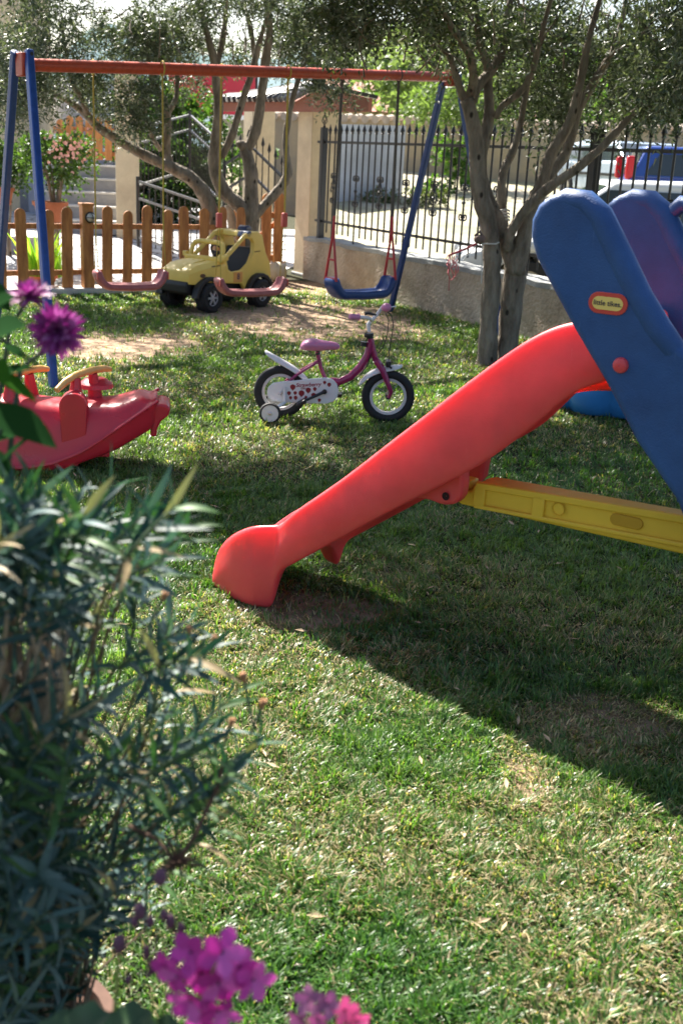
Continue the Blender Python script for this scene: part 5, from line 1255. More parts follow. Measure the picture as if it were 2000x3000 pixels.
limb(b, [(1565, 610, 14), (1612, 513, 14), (1657, 446, 15), (1693, 320, 14), (1764, 201, 11), (1805, 120, 8), (1832, 0, 6), (1850, -100, 4)], [D + .1, D + .5])
limb(b, [(1480, 730, 15), (1500, 670, 15), (1560, 590, 14), (1620, 540, 14), (1680, 500, 13), (1769, 424, 11), (1858, 326, 9), (1960, 210, 7), (2080, 120, 5), (2200, 30, 3)], [D - .05, D - .7])
limb(b, [(1484, 720, 13), (1474, 660, 14), (1468, 560, 13), (1474, 500, 12), (1502, 440, 11), (1524, 357, 9), (1545, 245, 8), (1570, 150, 5)], [D + .15, D + .5])
tr1 = b.build('trunk', M_bark, t1, smooth=True, off=g0, ang=180)
b = MB(); limb(b, [(1372, 310, 14), (1350, 270, 11), (1333, 215, 9), (1316, 165, 8), (1300, 150, 6)], [D, D - .2]); b.build('branch', M_bark, tr1, smooth=True, off=g0, ang=180)
b = MB(); limb(b, [(1370, 300, 15), (1386, 240, 13), (1376, 165, 11), (1345, 112, 10), (1310, 60, 9), (1285, 0, 7), (1262, -90, 5)], [D, D - .6]); b.build('branch', M_bark, tr1, smooth=True, off=g0, ang=180)
b = MB(); limb(b, [(1378, 300, 16), (1400, 250, 15), (1440, 205, 14), (1468, 150, 12), (1480, 80, 11), (1494, 0, 8), (1510, -90, 5)], [D, D + .3]); b.build('branch', M_bark, tr1, smooth=True, off=g0, ang=180)
b = MB(); limb(b, [(1432, 206, 12), (1412, 150, 11), (1400, 90, 11), (1385, 0, 9), (1375, -90, 5)], [D, D - .1]); b.build('branch', M_bark, tr1, smooth=True, off=g0, ang=180)
b = MB(); limb(b, [(1450, 345, 9), (1470, 310, 9), (1514, 277, 9), (1548, 232, 9), (1572, 160, 8), (1592, 70, 7), (1612, 0, 6), (1625, -80, 4)], [D + .05, D - .2]); b.build('branch', M_bark, tr1, smooth=True, off=g0, ang=180)
b = MB(); limb(b, [(1380, 190, 6), (1352, 118, 6), (1336, 60, 5), (1330, -20, 4)], [D + .1, D + .4]); b.build('branch', M_bark, tr1, smooth=True, off=g0, ang=180)
b = MB(); limb(b, [(1565, 160, 5), (1545, 110, 4), (1525, 60, 4), (1515, -20, 3)], [D, D + .3]); b.build('branch', M_bark, tr1, smooth=True, off=g0, ang=180)
b = MB(); limb(b, [(1760, 200, 5), (1800, 150, 4), (1860, 120, 3), (1900, 60, 2)], [D + .2, D - .3]); b.build('branch', M_bark, tr1, smooth=True, off=g0, ang=180)
rnd = random.Random(5)
for i in range(46):
    x = rnd.uniform(1020, 1990); y = rnd.uniform(-60, 230); d0 = D + rnd.uniform(-.9, .9); a = rnd.uniform(-2.6, -.5)
    l = rnd.uniform(50, 150); p = [(x, y, 3.2)]
    for j in range(3): a += rnd.uniform(-.5, .5); x += math.cos(a) * l / 3; y += math.sin(a) * l / 3; p.append((x, y, 2.4 - .6 * j))
    b = MB(); limb(b, p, [d0, d0 + rnd.uniform(-.4, .4)], n=5); b.build('branch', M_bark, tr1, smooth=True, off=g0, ang=180)
spec = [img_cl(1130, 0, D - .4, 160, 75, .8, 650), img_cl(1050, 50, D - .5, 120, 50, .5, 200), img_cl(1230, 130, D + .6, 60, 30, .3, 60), img_cl(1300, 30, D, 140, 80, .8, 330), img_cl(1530, 90, D + .9, 230, 150, .6, 800), img_cl(1590, 260, D + 1.2, 110, 70, .4, 300),
        img_cl(1760, 100, D + .7, 180, 150, .6, 650), img_cl(1900, 180, D - .3, 130, 140, .9, 700), img_cl(1960, 270, D - .3, 80, 60, .5, 180), img_cl(1440, 60, D + .5, 130, 80, .6, 260),
        img_cl(2050, 20, D - .6, 130, 150, .9, 300), img_cl(1850, 210, D + .8, 110, 80, .5, 230), img_cl(1620, 330, D + 1.1, 80, 50, .3, 130)]
spec = [(c_, R_, int(n_ * .5)) for c_, R_, n_ in spec]
spec += [((.3, 8.2, 3.5), (1.3, 1.2, .6), 800), ((1.6, 8.8, 3.9), (1.5, 1.5, .7), 1000), ((2.9, 8.5, 3.5), (1.2, 1.5, .7), 600), ((.9, 5.9, 3.2), (1.1, .7, .35), 2300), ((-.4, 6.9, 3.25), (1.1, .7, .35), 2300), ((2.0, 6.2, 3.4), (.9, 1.0, .4), 1500), ((.8, 7.2, 3.3), (1.0, .7, .35), 1700), ((-1.7, 7.3, 3.2), (.9, .8, .35), 1900), ((-.55, 6.05, 3.2), (.75, .4, .3), 1700), ((.35, 5.35, 3.2), (.6, .4, .3), 1000), ((-.9, 8.8, 3.4), (.9, .6, .3), 900)]  # clusters above the view, most of them added to shade the lawn
crown_spec_r = spec
twigs('crown', t1, g0, clusters(spec, 3), M_leaf, OLV, seed=3)

# --- left tree
g1 = Vector((at(690, 790, 13.2).x, 13.2, 0)); t2 = thing('olive_tree', g1, 0, 'spreading olive tree with several curved limbs behind the yellow toy jeep', 'tree')
D = 13.2
b = MB()
limb(b, [(655, 860, 32), (650, 800, 26), (642, 710, 23), (622, 630, 22), (596, 565, 21), (562, 525, 20), (520, 500, 18), (478, 480, 16), (430, 458, 15), (370, 425, 13), (330, 400, 13), (288, 372, 12), (262, 345, 12), (235, 320, 10), (190, 290, 8), (130, 262, 6), (60, 230, 5)], [D, D - .6], n=10)
limb(b, [(722, 860, 36), (726, 780, 27), (734, 690, 24), (738, 630, 23), (736, 570, 20), (736, 512, 20), (722, 450, 18), (716, 425, 17)], D + .1, n=10)
limb(b, [(736, 640, 22), (700, 600, 21), (662, 568, 20), (636, 520, 18), (626, 470, 16), (634, 400, 15), (640, 312, 14), (632, 200, 14), (612, 120, 9), (588, 20, 7), (575, -60, 4)], [D + .1, D - .3], n=10)
limb(b, [(738, 636, 16), (770, 606, 14), (812, 560, 13), (842, 515, 15), (838, 450, 10), (838, 395, 9), (852, 312, 8), (870, 245, 7), (908, 140, 6), (950, 50, 4)], [D + .1, D + .3])
limb(b, [(722, 445, 14), (748, 385, 15), (764, 295, 13), (778, 178, 13), (790, 90, 10), (782, 20, 7), (775, -70, 4)], [D + .1, D - .1])
limb(b, [(700, 860, 20), (695, 760, 16), (686, 680, 14), (668, 600, 13)], D + .5)
limb(b, [(716, 430, 13), (704, 424, 14), (698, 428, 10)], D + .05)
tr2 = b.build('trunk', M_bark, t2, smooth=True, off=g1, ang=180)
b = MB(); limb(b, [(500, 492, 13), (487, 440, 13), (490, 390, 12), (486, 312, 11), (462, 262, 9), (444, 225, 8), (430, 130, 6), (420, 30, 4)], [D - .1, D - .4]); b.build('branch', M_bark, tr2, smooth=True, off=g1, ang=180)
b = MB(); limb(b, [(488, 340, 8), (515, 290, 7), (520, 240, 6), (530, 130, 4)], [D, D + .3]); b.build('branch', M_bark, tr2, smooth=True, off=g1, ang=180)
b = MB(); limb(b, [(470, 440, 6), (446, 400, 6), (428, 350, 5), (425, 290, 4)], [D - .1, D - .5]); b.build('branch', M_bark, tr2, smooth=True, off=g1, ang=180)
b = MB(); limb(b, [(258, 345, 9), (240, 290, 8), (213, 240, 7), (195, 160, 5), (180, 60, 4)], [D - .5, D - 1.0]); b.build('branch', M_bark, tr2, smooth=True, off=g1, ang=180)
b = MB(); limb(b, [(650, 460, 10), (680, 395, 11), (712, 290, 10), (735, 222, 9), (752, 156, 9), (770, 90, 6), (800, 0, 5)], [D, D - .3]); b.build('branch', M_bark, tr2, smooth=True, off=g1, ang=180)
b = MB(); limb(b, [(750, 200, 7), (735, 90, 7), (718, 20, 5), (710, -40, 4)], [D, D + .3]); b.build('branch', M_bark, tr2, smooth=True, off=g1, ang=180)
b = MB(); limb(b, [(634, 200, 9), (655, 100, 8), (662, 20, 6), (665, -60, 4)], [D - .2, D + .2]); b.build('branch', M_bark, tr2, smooth=True, off=g1, ang=180)
for i in range(60):
    x = rnd.uniform(-20, 990); y = rnd.uniform(-60, 240); d0 = D + rnd.uniform(-1, .9); a = rnd.uniform(-2.6, -.5)
    l = rnd.uniform(40, 120); p = [(x, y, 2.6)]
    for j in range(3): a += rnd.uniform(-.5, .5); x += math.cos(a) * l / 3; y += math.sin(a) * l / 3; p.append((x, y, 2.0 - .5 * j))
    b = MB(); limb(b, p, [d0, d0 + rnd.uniform(-.4, .4)], n=5); b.build('branch', M_bark, tr2, smooth=True, off=g1, ang=180)
spec = [img_cl(90, 120, D - 1.2, 170, 170, .9, 1300), img_cl(40, 270, D - 1.6, 90, 80, .5, 350), img_cl(200, 200, D - .8, 110, 50, .5, 200), img_cl(340, 130, D - .5, 150, 80, .7, 520), img_cl(470, 100, D, 140, 70, .7, 480), img_cl(430, 290, D - .6, 70, 80, .4, 230), img_cl(320, 280, D - .5, 110, 60, .4, 260),
        img_cl(560, 40, D, 120, 60, .7, 220), img_cl(700, 30, D - .3, 140, 60, .7, 260), img_cl(720, 140, D + .6, 150, 50, .5, 200), img_cl(870, 60, D + .2, 140, 80, .8, 620), img_cl(900, 150, D + .3, 100, 50, .5, 260), img_cl(955, 250, D + .2, 50, 50, .3, 120), img_cl(830, 190, D + .7, 60, 30, .3, 70),
        img_cl(580, 230, D + .3, 50, 50, .3, 70), img_cl(1050, 60, D + .3, 100, 70, .6, 260)]
spec = [(c_, R_, int(n_ * .58)) for c_, R_, n_ in spec]
spec += [((-2.2, 12.4, 3.9), (2.2, 1.6, .8), 1600), ((-.4, 12.6, 4.0), (1.3, 1.5, .8), 700), ((-2.6, 9.9, 3.55), (1.1, 1.1, .5), 500)]  # crown out of view; the forward cluster is added for lawn shade
twigs('crown', t2, g1, clusters(spec, 4), M_leaf, OLV, seed=4)

# rope and torn net hanging from the right tree
q = at(1400, 700, 8.7)
tg = thing('hanging_net', q, 0, 'tangled red and white cord net tied to the right olive trunk', 'cord')
M_cr = mat('red_cord', (.45, .06, .08), .7); M_cw = mat('white_cord', (.6, .58, .55), .8)
def pq(x, y, d=8.7): return at(1300 + x / 2.24, 500 + y / 2.24, d) - q
b = MB(); b.tube([pq(245, 440), pq(210, 480), pq(150, 510), pq(60, 545), pq(25, 560)], .009, 6)
for k in range(5):
    x = 20 + k * 16; pts = [pq(x, 560)]
    for j in range(5): pts.append(pq(x + rnd.uniform(-14, 14), 580 + j * (14 + 9 * (k % 3)), 8.7 + rnd.uniform(-.03, .03)))
    b.tube(pts, .0035, 5)
b.tube([pq(40, 600), pq(28, 680), pq(45, 720), pq(75, 690), pq(80, 620)], .004, 5); b.tube([pq(35, 700), pq(30, 790)], .003, 5)
b.build('red_strands', M_cr, tg)
b = MB(); b.tube([pq(210, 440), pq(235, 480), pq(340, 480), pq(360, 470)], .006, 6); b.tube([pq(210, 490), pq(150, 560), pq(125, 590)], .005, 5); b.tube([pq(250, 480), pq(245, 700), pq(243, 740)], .004, 5)
for k in range(6): b.tube([pq(30 + k * 12, 555), pq(25 + k * 12 + rnd.uniform(-10, 10), 600), pq(40 + k * 8, 640 + rnd.uniform(-20, 20))], .003, 5)
b.build('white_strands', M_cw, tg)
MB().ball(pq(232, 450), .045, 12, 8, (1, 1, .8)).tube([pq(200, 430), pq(232, 400), pq(262, 440), pq(235, 480), pq(205, 450)], .012, 6).build('knot', mat('dull_knot', (.22, .15, .13), .9, var=.4, scale=30), tg, smooth=True)
for z_ in (.0, .03, .055): pass
wr = MB()
for k in range(4): 
    c_ = at(1474, 618 + k * 9, 9.0) ; wr.tube([c_ + Vector((.045 * math.cos(a), .045 * math.sin(a), .01 * math.sin(a * 1.5))) for a in [2 * math.pi * i / 12 for i in range(13)]], .007, 5)
o = wr.build('tied_cord', M_cw); tag(o, 'pale cord wound round the thin grey limb of the right olive tree', 'cord')
# ============================================================ BACKGROUND GREENERY
M_lf = leafmat('broad_leaves', trans=.45, rough=.45, tcol=(1.2, 1.3, .5))
GRN = [(.07, .15, .025), (.10, .20, .035), (.05, .11, .02), (.14, .25, .06)]
def bush(name, c, R, n, label, cat, leafL=(.05, .09), leafW=(.014, .025), pal=GRN, trunk=None, tl=(.15, .35), seed=1, group=None, per=12, zbase=0):
    t = thing(name, (c[0], c[1], zbase), 0, label, cat, group); r = np.random.default_rng(seed)
    nc = max(5, n // 25); cc = r.normal(size=(nc, 3)); cc = cc / np.linalg.norm(cc, axis=1)[:, None] * r.random((nc, 1)) ** .45
    q = cc[r.integers(0, nc, n)] + r.normal(size=(n, 3)) * .13
    A_ = np.array(c)[None] + q * np.array(R)[None]; A_[:, 2] = np.maximum(A_[:, 2], zbase + .05)
    twigs('crown', t, (c[0], c[1], zbase), A_, M_lf, pal, leafL, leafW, per, tl, .2, seed)
    b = MB(); rd = random.Random(seed); H_ = c[2] - zbase
    r0 = trunk or .02
    for k in range(5 if not trunk else 7):
        j = cc[k % nc] * np.array(R) * .8
        s_ = Vector((rd.uniform(-.03, .03), rd.uniform(-.03, .03), -.02)) if not trunk else Vector((0, 0, -.02))
        b.tube([s_, Vector((j[0] * .1, j[1] * .1, H_ * .35)), Vector((j[0] * .45, j[1] * .45, H_ * .75)), Vector((j[0], j[1], H_ + j[2]))], [r0, r0 * .8, r0 * .5, r0 * .15], 7)
    b.build('trunk' if trunk else 'stems', M_bark, t, smooth=True, ang=180); return t
def P3(px, py, D): p = at(px, py, D); return (p.x, p.y, p.z)
bush('tree', P3(1380, 280, 26), (1.3, .9, .85), 300, 'bright green weeping tree beyond the fence behind the tree trunks', 'tree', (.10, .2), (.015, .03), [(.10, .16, .05), (.15, .22, .08)], trunk=.1, seed=11, tl=(.3, .7))
bush('tree', P3(1330, 180, 34), (2.3, 2, 2.0), 500, 'far pale green tree above the swing frame corner', 'tree', (.2, .35), (.05, .1), [(.16, .22, .10), (.20, .27, .13)], .15, tl=(.5, 1), seed=12)
bush('tree', P3(1680, 270, 36), (5, 2, 1.6), 900, 'broad light green tree behind the ochre wall right of the post', 'tree', (.2, .35), (.05, .1), [(.10, .2, .05), (.15, .26, .08)], .18, tl=(.5, 1), seed=13)
bush('tree', P3(1200, 230, 60), (4, 2, 2.2), 400, 'distant dull green tree left of the pink roof', 'tree', (.35, .6), (.1, .2), [(.10, .15, .06), (.13, .18, .08)], .25, tl=(.8, 1.6), seed=14)
bush('tree', P3(1950, 330, 30), (2.4, 2, 1.6), 500, 'green tree over the wall at the right edge behind the blue car', 'tree', (.2, .3), (.05, .09), GRN, .15, tl=(.4, .9), seed=15)
bush('climber', P3(1330, 470, 24.5), (.6, .3, .7), 70, 'leafy climber hanging on the ochre wall', 'climbing plant', (.1, .16), (.03, .05), seed=16, tl=(.2, .5))
bush('hedge', P3(500, 420, 20.5), (1.5, .8, .9), 900, 'leafy green hedge behind the black railings', 'hedge', (.06, .11), (.02, .035), [(.06, .13, .025), (.09, .17, .035), (.04, .08, .02)], seed=17)
bush('hedge', P3(480, 545, 19.3), (1.0, .4, .8), 500, 'dark green shrub mass low between the two railings', 'hedge', (.06, .11), (.02, .035), [(.03, .06, .02), (.05, .09, .025)], seed=18)
_q = at(1150, 560, 19); bush('weeds', (_q.x + .3, 22.2, .82), (1.6, .4, .12), 140, 'low weeds along the foot of the white wall', 'weeds', (.06, .11), (.01, .02), [(.06, .09, .03), (.10, .12, .05)], zbase=.66, seed=19, tl=(.1, .25))
# pots and their plants left of the steps
def pot(px, py, D, r, h, label, mt_=M_terra):
    p = gp(px, py) if D is None else at(px, py, D); t = thing('flower_pot', (p.x, p.y, p.z if D else 0), 0, label, 'pot')
    MB().lathe([(r * .7, 0), (r * .95, h * .8), (r * 1.06, h * .8), (r * 1.08, h), (r * .95, h), (r * .9, h * .88), (r * .01, h * .86)], 24).build('pot_body', mt_, t, smooth=True)
    MB().lathe([(.001, 0), (r * .9, 0)], 20, Matrix.Translation((0, 0, h * .89))).build('soil', mat('potting_soil', (.06, .04, .03), .95), t)
    return t
pot(8, 600, 13.6, .14, .2, 'terracotta pot at the far left picture edge on the grey bed wall')
q = at(150, 800, 13.6); p_ = pot(150, 650, 13.8, .20, .24, 'wide terracotta pot behind the pickets below the pink flowering shrub')
bush('flowering_shrub', P3(160, 450, 13.8), (.42, .3, .33), 260, 'pink flowering shrub with a bare brown stem left of the steps', 'shrub', (.04, .07), (.012, .02), [(.045, .09, .025), (.07, .13, .03)], trunk=.025, seed=21, zbase=.3)
b = MB(); rd = random.Random(3)
for i in range(70):
    p = at(rd.gauss(195, 34), rd.gauss(440, 26), 13.55 + rd.uniform(-.2, .2))
    for k in range(5):
        a = k * 1.257 + rd.random(); u_ = Vector((math.cos(a), rd.uniform(-.5, .2), math.sin(a))) * .022; v_ = Vector((-math.sin(a), 0, math.cos(a))) * .011
        b.add([p, p + u_ * .6 + v_, p + u_, p + u_ * .6 - v_], [(0, 1, 2, 3)])
o = b.build('blossoms', mat('pale_pink_petal', (.75, .45, .42), .6)); fs_ = [x for x in bpy.data.objects if x.name.startswith('flowering_shrub')][0]; o.parent = fs_; o.location = -fs_.location
bush('shrub', P3(15, 470, 14.0), (.25, .3, .3), 200, 'dark leafy shrub at the far left edge above the pot', 'shrub', (.04, .07), (.014, .022), [(.035, .07, .02), (.06, .11, .03)], seed=22)
def blades_plant(name, c, n, h, label, pal, w_=.018, seed=1, spread=.16):
    rd = random.Random(seed); t = thing(name, c, 0, label, 'plant'); V = []; T = []; C_ = []
    for i in range(n):
        a = rd.uniform(0, 6.28); r_ = rd.uniform(0, spread); bx_, by_ = math.cos(a) * r_, math.sin(a) * r_; hh = h * rd.uniform(.55, 1); ln_ = rd.uniform(.05, .5); col = pal[rd.randrange(len(pal))]
        wn = Vector((-math.sin(a + 1.2), math.cos(a + 1.2), 0)) * w_ * rd.uniform(.6, 1); b0_ = len(V)
        for j in range(6):
            t_ = j / 5; p = Vector((bx_ + math.cos(a) * ln_ * hh * t_ ** 1.8, by_ + math.sin(a) * ln_ * hh * t_ ** 1.8, hh * t_ * (1 - .15 * ln_ * t_)))
            ww_ = wn * (1 - t_ ** 2.2) * (.55 + .9 * t_ * (1 - t_) * 2) ; V += [tuple(p - ww_), tuple(p + ww_)]; C_ += [col, col]
        for j in range(5): T.append((b0_ + 2 * j, b0_ + 2 * j + 1, b0_ + 2 * j + 3, b0_ + 2 * j + 2))
    npmesh('leaves', np.array(V), np.array(T), M_lf, t, cols=np.array(C_)); return t
LIM = [(.32, .50, .06), (.22, .40, .05), (.42, .55, .12), (.15, .30, .04)]
q = pkp(PK.sz(150, 800)[0], .34); blades_plant('potted_plant', (q.x, q.y, .12), 60, .60, 'bright yellow green leafy plant standing behind the pickets', LIM, .03, 5, .17)
q = pkp(PK.sz(215, 800)[0], .42); blades_plant('potted_plant', (q.x, q.y, .12), 20, .52, 'smaller yellow green sprig beside the lamp post picket', LIM, .03, 6, .08)
q = pkp(PK.sz(150, 800)[0], .34); t = thing('flower_pot', (q.x, q.y, .0), 0, 'shallow orange pot behind the pickets holding the yellow green plant', 'pot')
MB().lathe([(.12, .01), (.17, .13), (.185, .13), (.185, .16), (.165, .16), (.15, .12), (.001, .11)], 24).build('pot_body', M_terra, t, smooth=True)
# weeds at the wall corner by the ball
b = thing('dry_weeds', tuple(at(800, 800, 14.6)[:2]) + (0,), 0, 'thin pale dry weeds growing between the wooden gate and the ball', 'weeds')
rd = random.Random(9); mb = MB()
for i in range(16):
    x = rd.uniform(-.12, .12); h = rd.uniform(.25, .6); pts = [Vector((x, 0, 0))]
    for j in range(1, 5): pts.append(Vector((x + rd.uniform(-.04, .04), rd.uniform(-.04, .04), h * j / 4)))
    mb.tube(pts, .003, 4)
    for j in range(6): a = rd.random() * 6; p = pts[2 + j % 3] ; mb.add([p, p + Vector((math.cos(a) * .04, .01, math.sin(a) * .04)), p + Vector((math.cos(a) * .03, 0, math.sin(a) * .03 + .02))], [(0, 1, 2)])
mb.build('stalks', mat('dry_stalk', (.5, .42, .28), .8), b)

# ============================================================ FOREGROUND PLANTS
M_cl = leafmat('carnation_leaves', trans=.2, rough=.5, tcol=(.9, 1.4, .6), spec=.25)
CAR = [(.03, .075, .068), (.02, .055, .05), (.045, .09, .085), (.09, .15, .15), (.03, .08, .05), (.06, .13, .04), (.13, .18, .17)]
class LV:
    def __init__(s): s.V = []; s.T = []; s.C = []
    def leaf(s, p, d, n, L, W, bend, col, seg=6, wide=.35, fold=.25):
        """strip leaf from p along d, bending towards -n"""
        d = Vector(d).normalized(); n = (Vector(n) - d * Vector(n).dot(d)).normalized(); w_ = d.cross(n); b0_ = len(s.V)
        pos = Vector(p); st_ = L / seg; ang = 0
        for j in range(seg + 1):
            t = j / seg; prof_ = (t / wide) ** .6 if t < wide else max(0, 1 - ((t - wide) / (1 - wide)) ** 1.7)
            prof_ = max(prof_, .35 if j == 0 else 0.02); ww_ = w_ * W * prof_
            dd = d * math.cos(ang) - n * math.sin(ang); nn = n * math.cos(ang) + d * math.sin(ang)
            s.V += [tuple(pos - ww_ + nn * W * fold * prof_), tuple(pos), tuple(pos + ww_ + nn * W * fold * prof_)]; s.C += [col] * 3
            pos = pos + dd * st_; ang += bend / seg
        for j in range(seg):
            a = b0_ + 3 * j; s.T += [(a, a + 1, a + 4, a + 3), (a + 1, a + 2, a + 5, a + 4)]
    def build(s, name, mt_, parent, off): return npmesh(name, np.array(s.V) - np.array(off)[None], np.array(s.T), mt_, parent, cols=np.array(s.C), smooth=True)
PB = at(40, 2900, 1.45); PB.z = 0
cp = thing('carnation_bush', (PB.x, PB.y, 0), 0, 'blue green carnation bush with narrow leaves and dry buds in the left foreground', 'plant')
lv = LV(); stems = MB(); woody = MB(); buds = MB(); rd = random.Random(21)
POLY = [(-120, 1420), (150, 1400), (330, 1400), (500, 1440), (560, 1560), (470, 1700), (520, 1850), (640, 1860), (680, 2000), (700, 2200), (650, 2400), (560, 2450), (400, 2500), (360, 2650), (300, 2800), (150, 3050), (-120, 3050)]
def inpoly(x, y):
    c_ = False; j = len(POLY) - 1
    for i in range(len(POLY)):
        xi, yi = POLY[i]; xj, yj = POLY[j]
        if (yi > y) != (yj > y) and x < (xj - xi) * (y - yi) / (yj - yi) + xi: c_ = not c_
        j = i
    return c_
tips = []
for (x, y) in [(130, 1440), (330, 1420), (480, 1500), (555, 1540), (440, 1490), (600, 1900), (700, 2020), (640, 2130), (560, 1830), (760, 2170), (250, 1500), (60, 1480), (380, 1620), (480, 1640)]: tips.append((x, y, rd.uniform(1.2, 1.5)))
while len(tips) < 225:
    x = rd.uniform(-120, 760); y = rd.uniform(1430, 3050)
    if not inpoly(x, y): continue
    if rd.random() > (1.0 if x < 280 else .40): continue
    if 230 < x < 480 and 1680 < y < 2450 and rd.random() < .82: continue
    if x < 190 and 1690 < y < 2040 and rd.random() < .88: continue
    tips.append((x, y, rd.uniform(1.12, 1.62)))
for (x, y, d_) in tips:
    tip = at(x, y, d_); base = PB + Vector((rd.uniform(-.12, .1), rd.uniform(-.1, .1), .14))
    out = Vector((tip.x - base.x, tip.y - base.y, 0)); up_l = tip.z - base.z
    L_ = rd.uniform(.11, .2); sd_ = (out * .9 + Vector((rd.uniform(-.1, .3), rd.uniform(-.15, .15), .32 + rd.random() * .25))).normalized()
    s0 = tip - sd_ * L_; m1 = base.lerp(s0, .5) + Vector((0, 0, -.03)) + out * .12
    if s0.z < .2: s0.z = .2
    pts = [base, m1, s0]; m1 = base.lerp(s0, .5) + Vector((-.03, .08, .0)); woody.tube([base, base.lerp(m1, .5) + Vector((0, .03, .0)), m1, s0], [.0035, .003, .0024, .002], 5)
    stems.tube([s0, s0.lerp(tip, .5) + Vector((0, 0, .004)), tip], [.0026, .0022, .0012], 6)
    n = int(L_ / .018); ph = rd.random() * 3; base_c = CAR[rd.randrange(len(CAR))]
    for k in range(n):
        t = (k + .5) / n; p = s0.lerp(tip, t)
        a1 = sd_.cross(Vector((0, 0, 1))).normalized(); a2 = sd_.cross(a1)
        for sgn in (0, math.pi):
            a = ph + k * 1.57 + sgn; sdv = a1 * math.cos(a) + a2 * math.sin(a)
            spread = .95 - .55 * t; dd = sd_ * (1 - spread * .45) + sdv * spread
            cc = base_c if rd.random() < .6 else CAR[rd.randrange(len(CAR))]; v = rd.uniform(.75, 1.2)
            if rd.random() < .05: cc = (.32, .24, .13)
            lv.leaf(p, dd, sd_, rd.uniform(.045, .088) * (1 - .35 * max(0, t - .6)), rd.uniform(.0032, .0060), rd.uniform(.1, 1.0), tuple(c * v for c in cc))
M_stem = mat('green_stem', (.10, .15, .08), .6, var=.2); M_wstem = mat('woody_stem', (.17, .125, .08), .85, var=.3, scale=60); M_bud = mat('dry_bud', (.42, .2, .09), .8, var=.4, scale=80)
lv.build('foliage', M_cl, cp, PB); stems.build('green_stems', M_stem, cp, smooth=True, off=PB)
woody.build('woody_stems', M_wstem, cp, smooth=True, off=PB); woody = MB()
for i in range(46):
    x = rd.uniform(-60, 200); y = rd.uniform(1720, 2000); p = at(x, y, rd.uniform(1.18, 1.4)); q = at(x + rd.uniform(-90, 60), y + rd.uniform(150, 330), 1.3); woody.tube([q, q.lerp(p, .5) + Vector((rd.uniform(-.01, .01), 0, 0)), p], [.0042, .0034, .002], 6)
woody.build('pale_dead_stems', mat('dead_stem', (.42, .33, .25), .85, var=.35, scale=50), cp, smooth=True, off=PB)
for (x, y, x2, y2, s_) in ((712, 1978, 740, 2120, 9), (772, 2056, 735, 2150, 9), (630, 1868, 560, 1990, 8), (555, 1840, 550, 1930, 7), (485, 1740, 400, 1900, 8), (680, 2110, 650, 2200, 8), (640, 2160, 620, 2240, 7), (560, 1905, 550, 2000, 7)):
    d_ = 1.28; p = at(x, y, d_); q = at(x2, y2, d_); r_ = s_ * d_ / F * 1.4; dirv = (p - q).normalized()
    M_ = Matrix.Translation(p) @ dirv.to_track_quat('Z', 'Y').to_matrix().to_4x4()
    buds = MB(); buds.lathe([(.001, -r_ * 2.2), (r_ * .7, -r_ * 1.8), (r_ * .9, -r_ * .2), (r_ * 1.15, .0), (r_ * .8, r_ * .7), (r_ * .2, r_ * .5), (.001, r_ * .3)], 9, M_)
    woody.v = woody.v; stems_ = MB().tube([at(x2, y2, d_), q.lerp(p, .5), p], .0022, 6)
    _bs = stems_.build('bud_stalk', M_stem, cp, smooth=True, off=PB); buds.build('dry_bud', M_bud, _bs, smooth=True, off=PB)
# dead seed head low in the bush
b = MB(); c_ = at(520, 2530, 1.2)
for i in range(34):
    a = rd.random() * 6.28; e = rd.uniform(-.3, 1.2); L = rd.uniform(.012, .04); dv = Vector((math.cos(a) * math.cos(e), math.sin(a) * math.cos(e), math.sin(e)))
    b.tube([c_, c_ + dv * L * .6, c_ + dv * L], [.0016, .0014, .0006], 5)
b.tube([at(380, 2420, 1.25), at(460, 2460, 1.22), c_], [.003, .0028, .002], 6); b.tube([c_, at(575, 2440, 1.22), at(640, 2300, 1.26), at(660, 2200, 1.28)], [.003, .0028, .0026, .002], 6)
b.build('dead_seed_head', mat('dead_head', (.12, .065, .04), .9, var=.4, scale=90), cp, smooth=True, off=PB)
t = thing('flower_pot', (PB.x, PB.y, 0), 0, 'weathered clay pot holding the carnation bush in the left foreground', 'pot')
MB().lathe([(.12, 0), (.15, .12), (.165, .12), (.165, .16), (.145, .16), (.14, .14), (.001, .135)], 30).build('pot_body', M_pot, t, smooth=True)

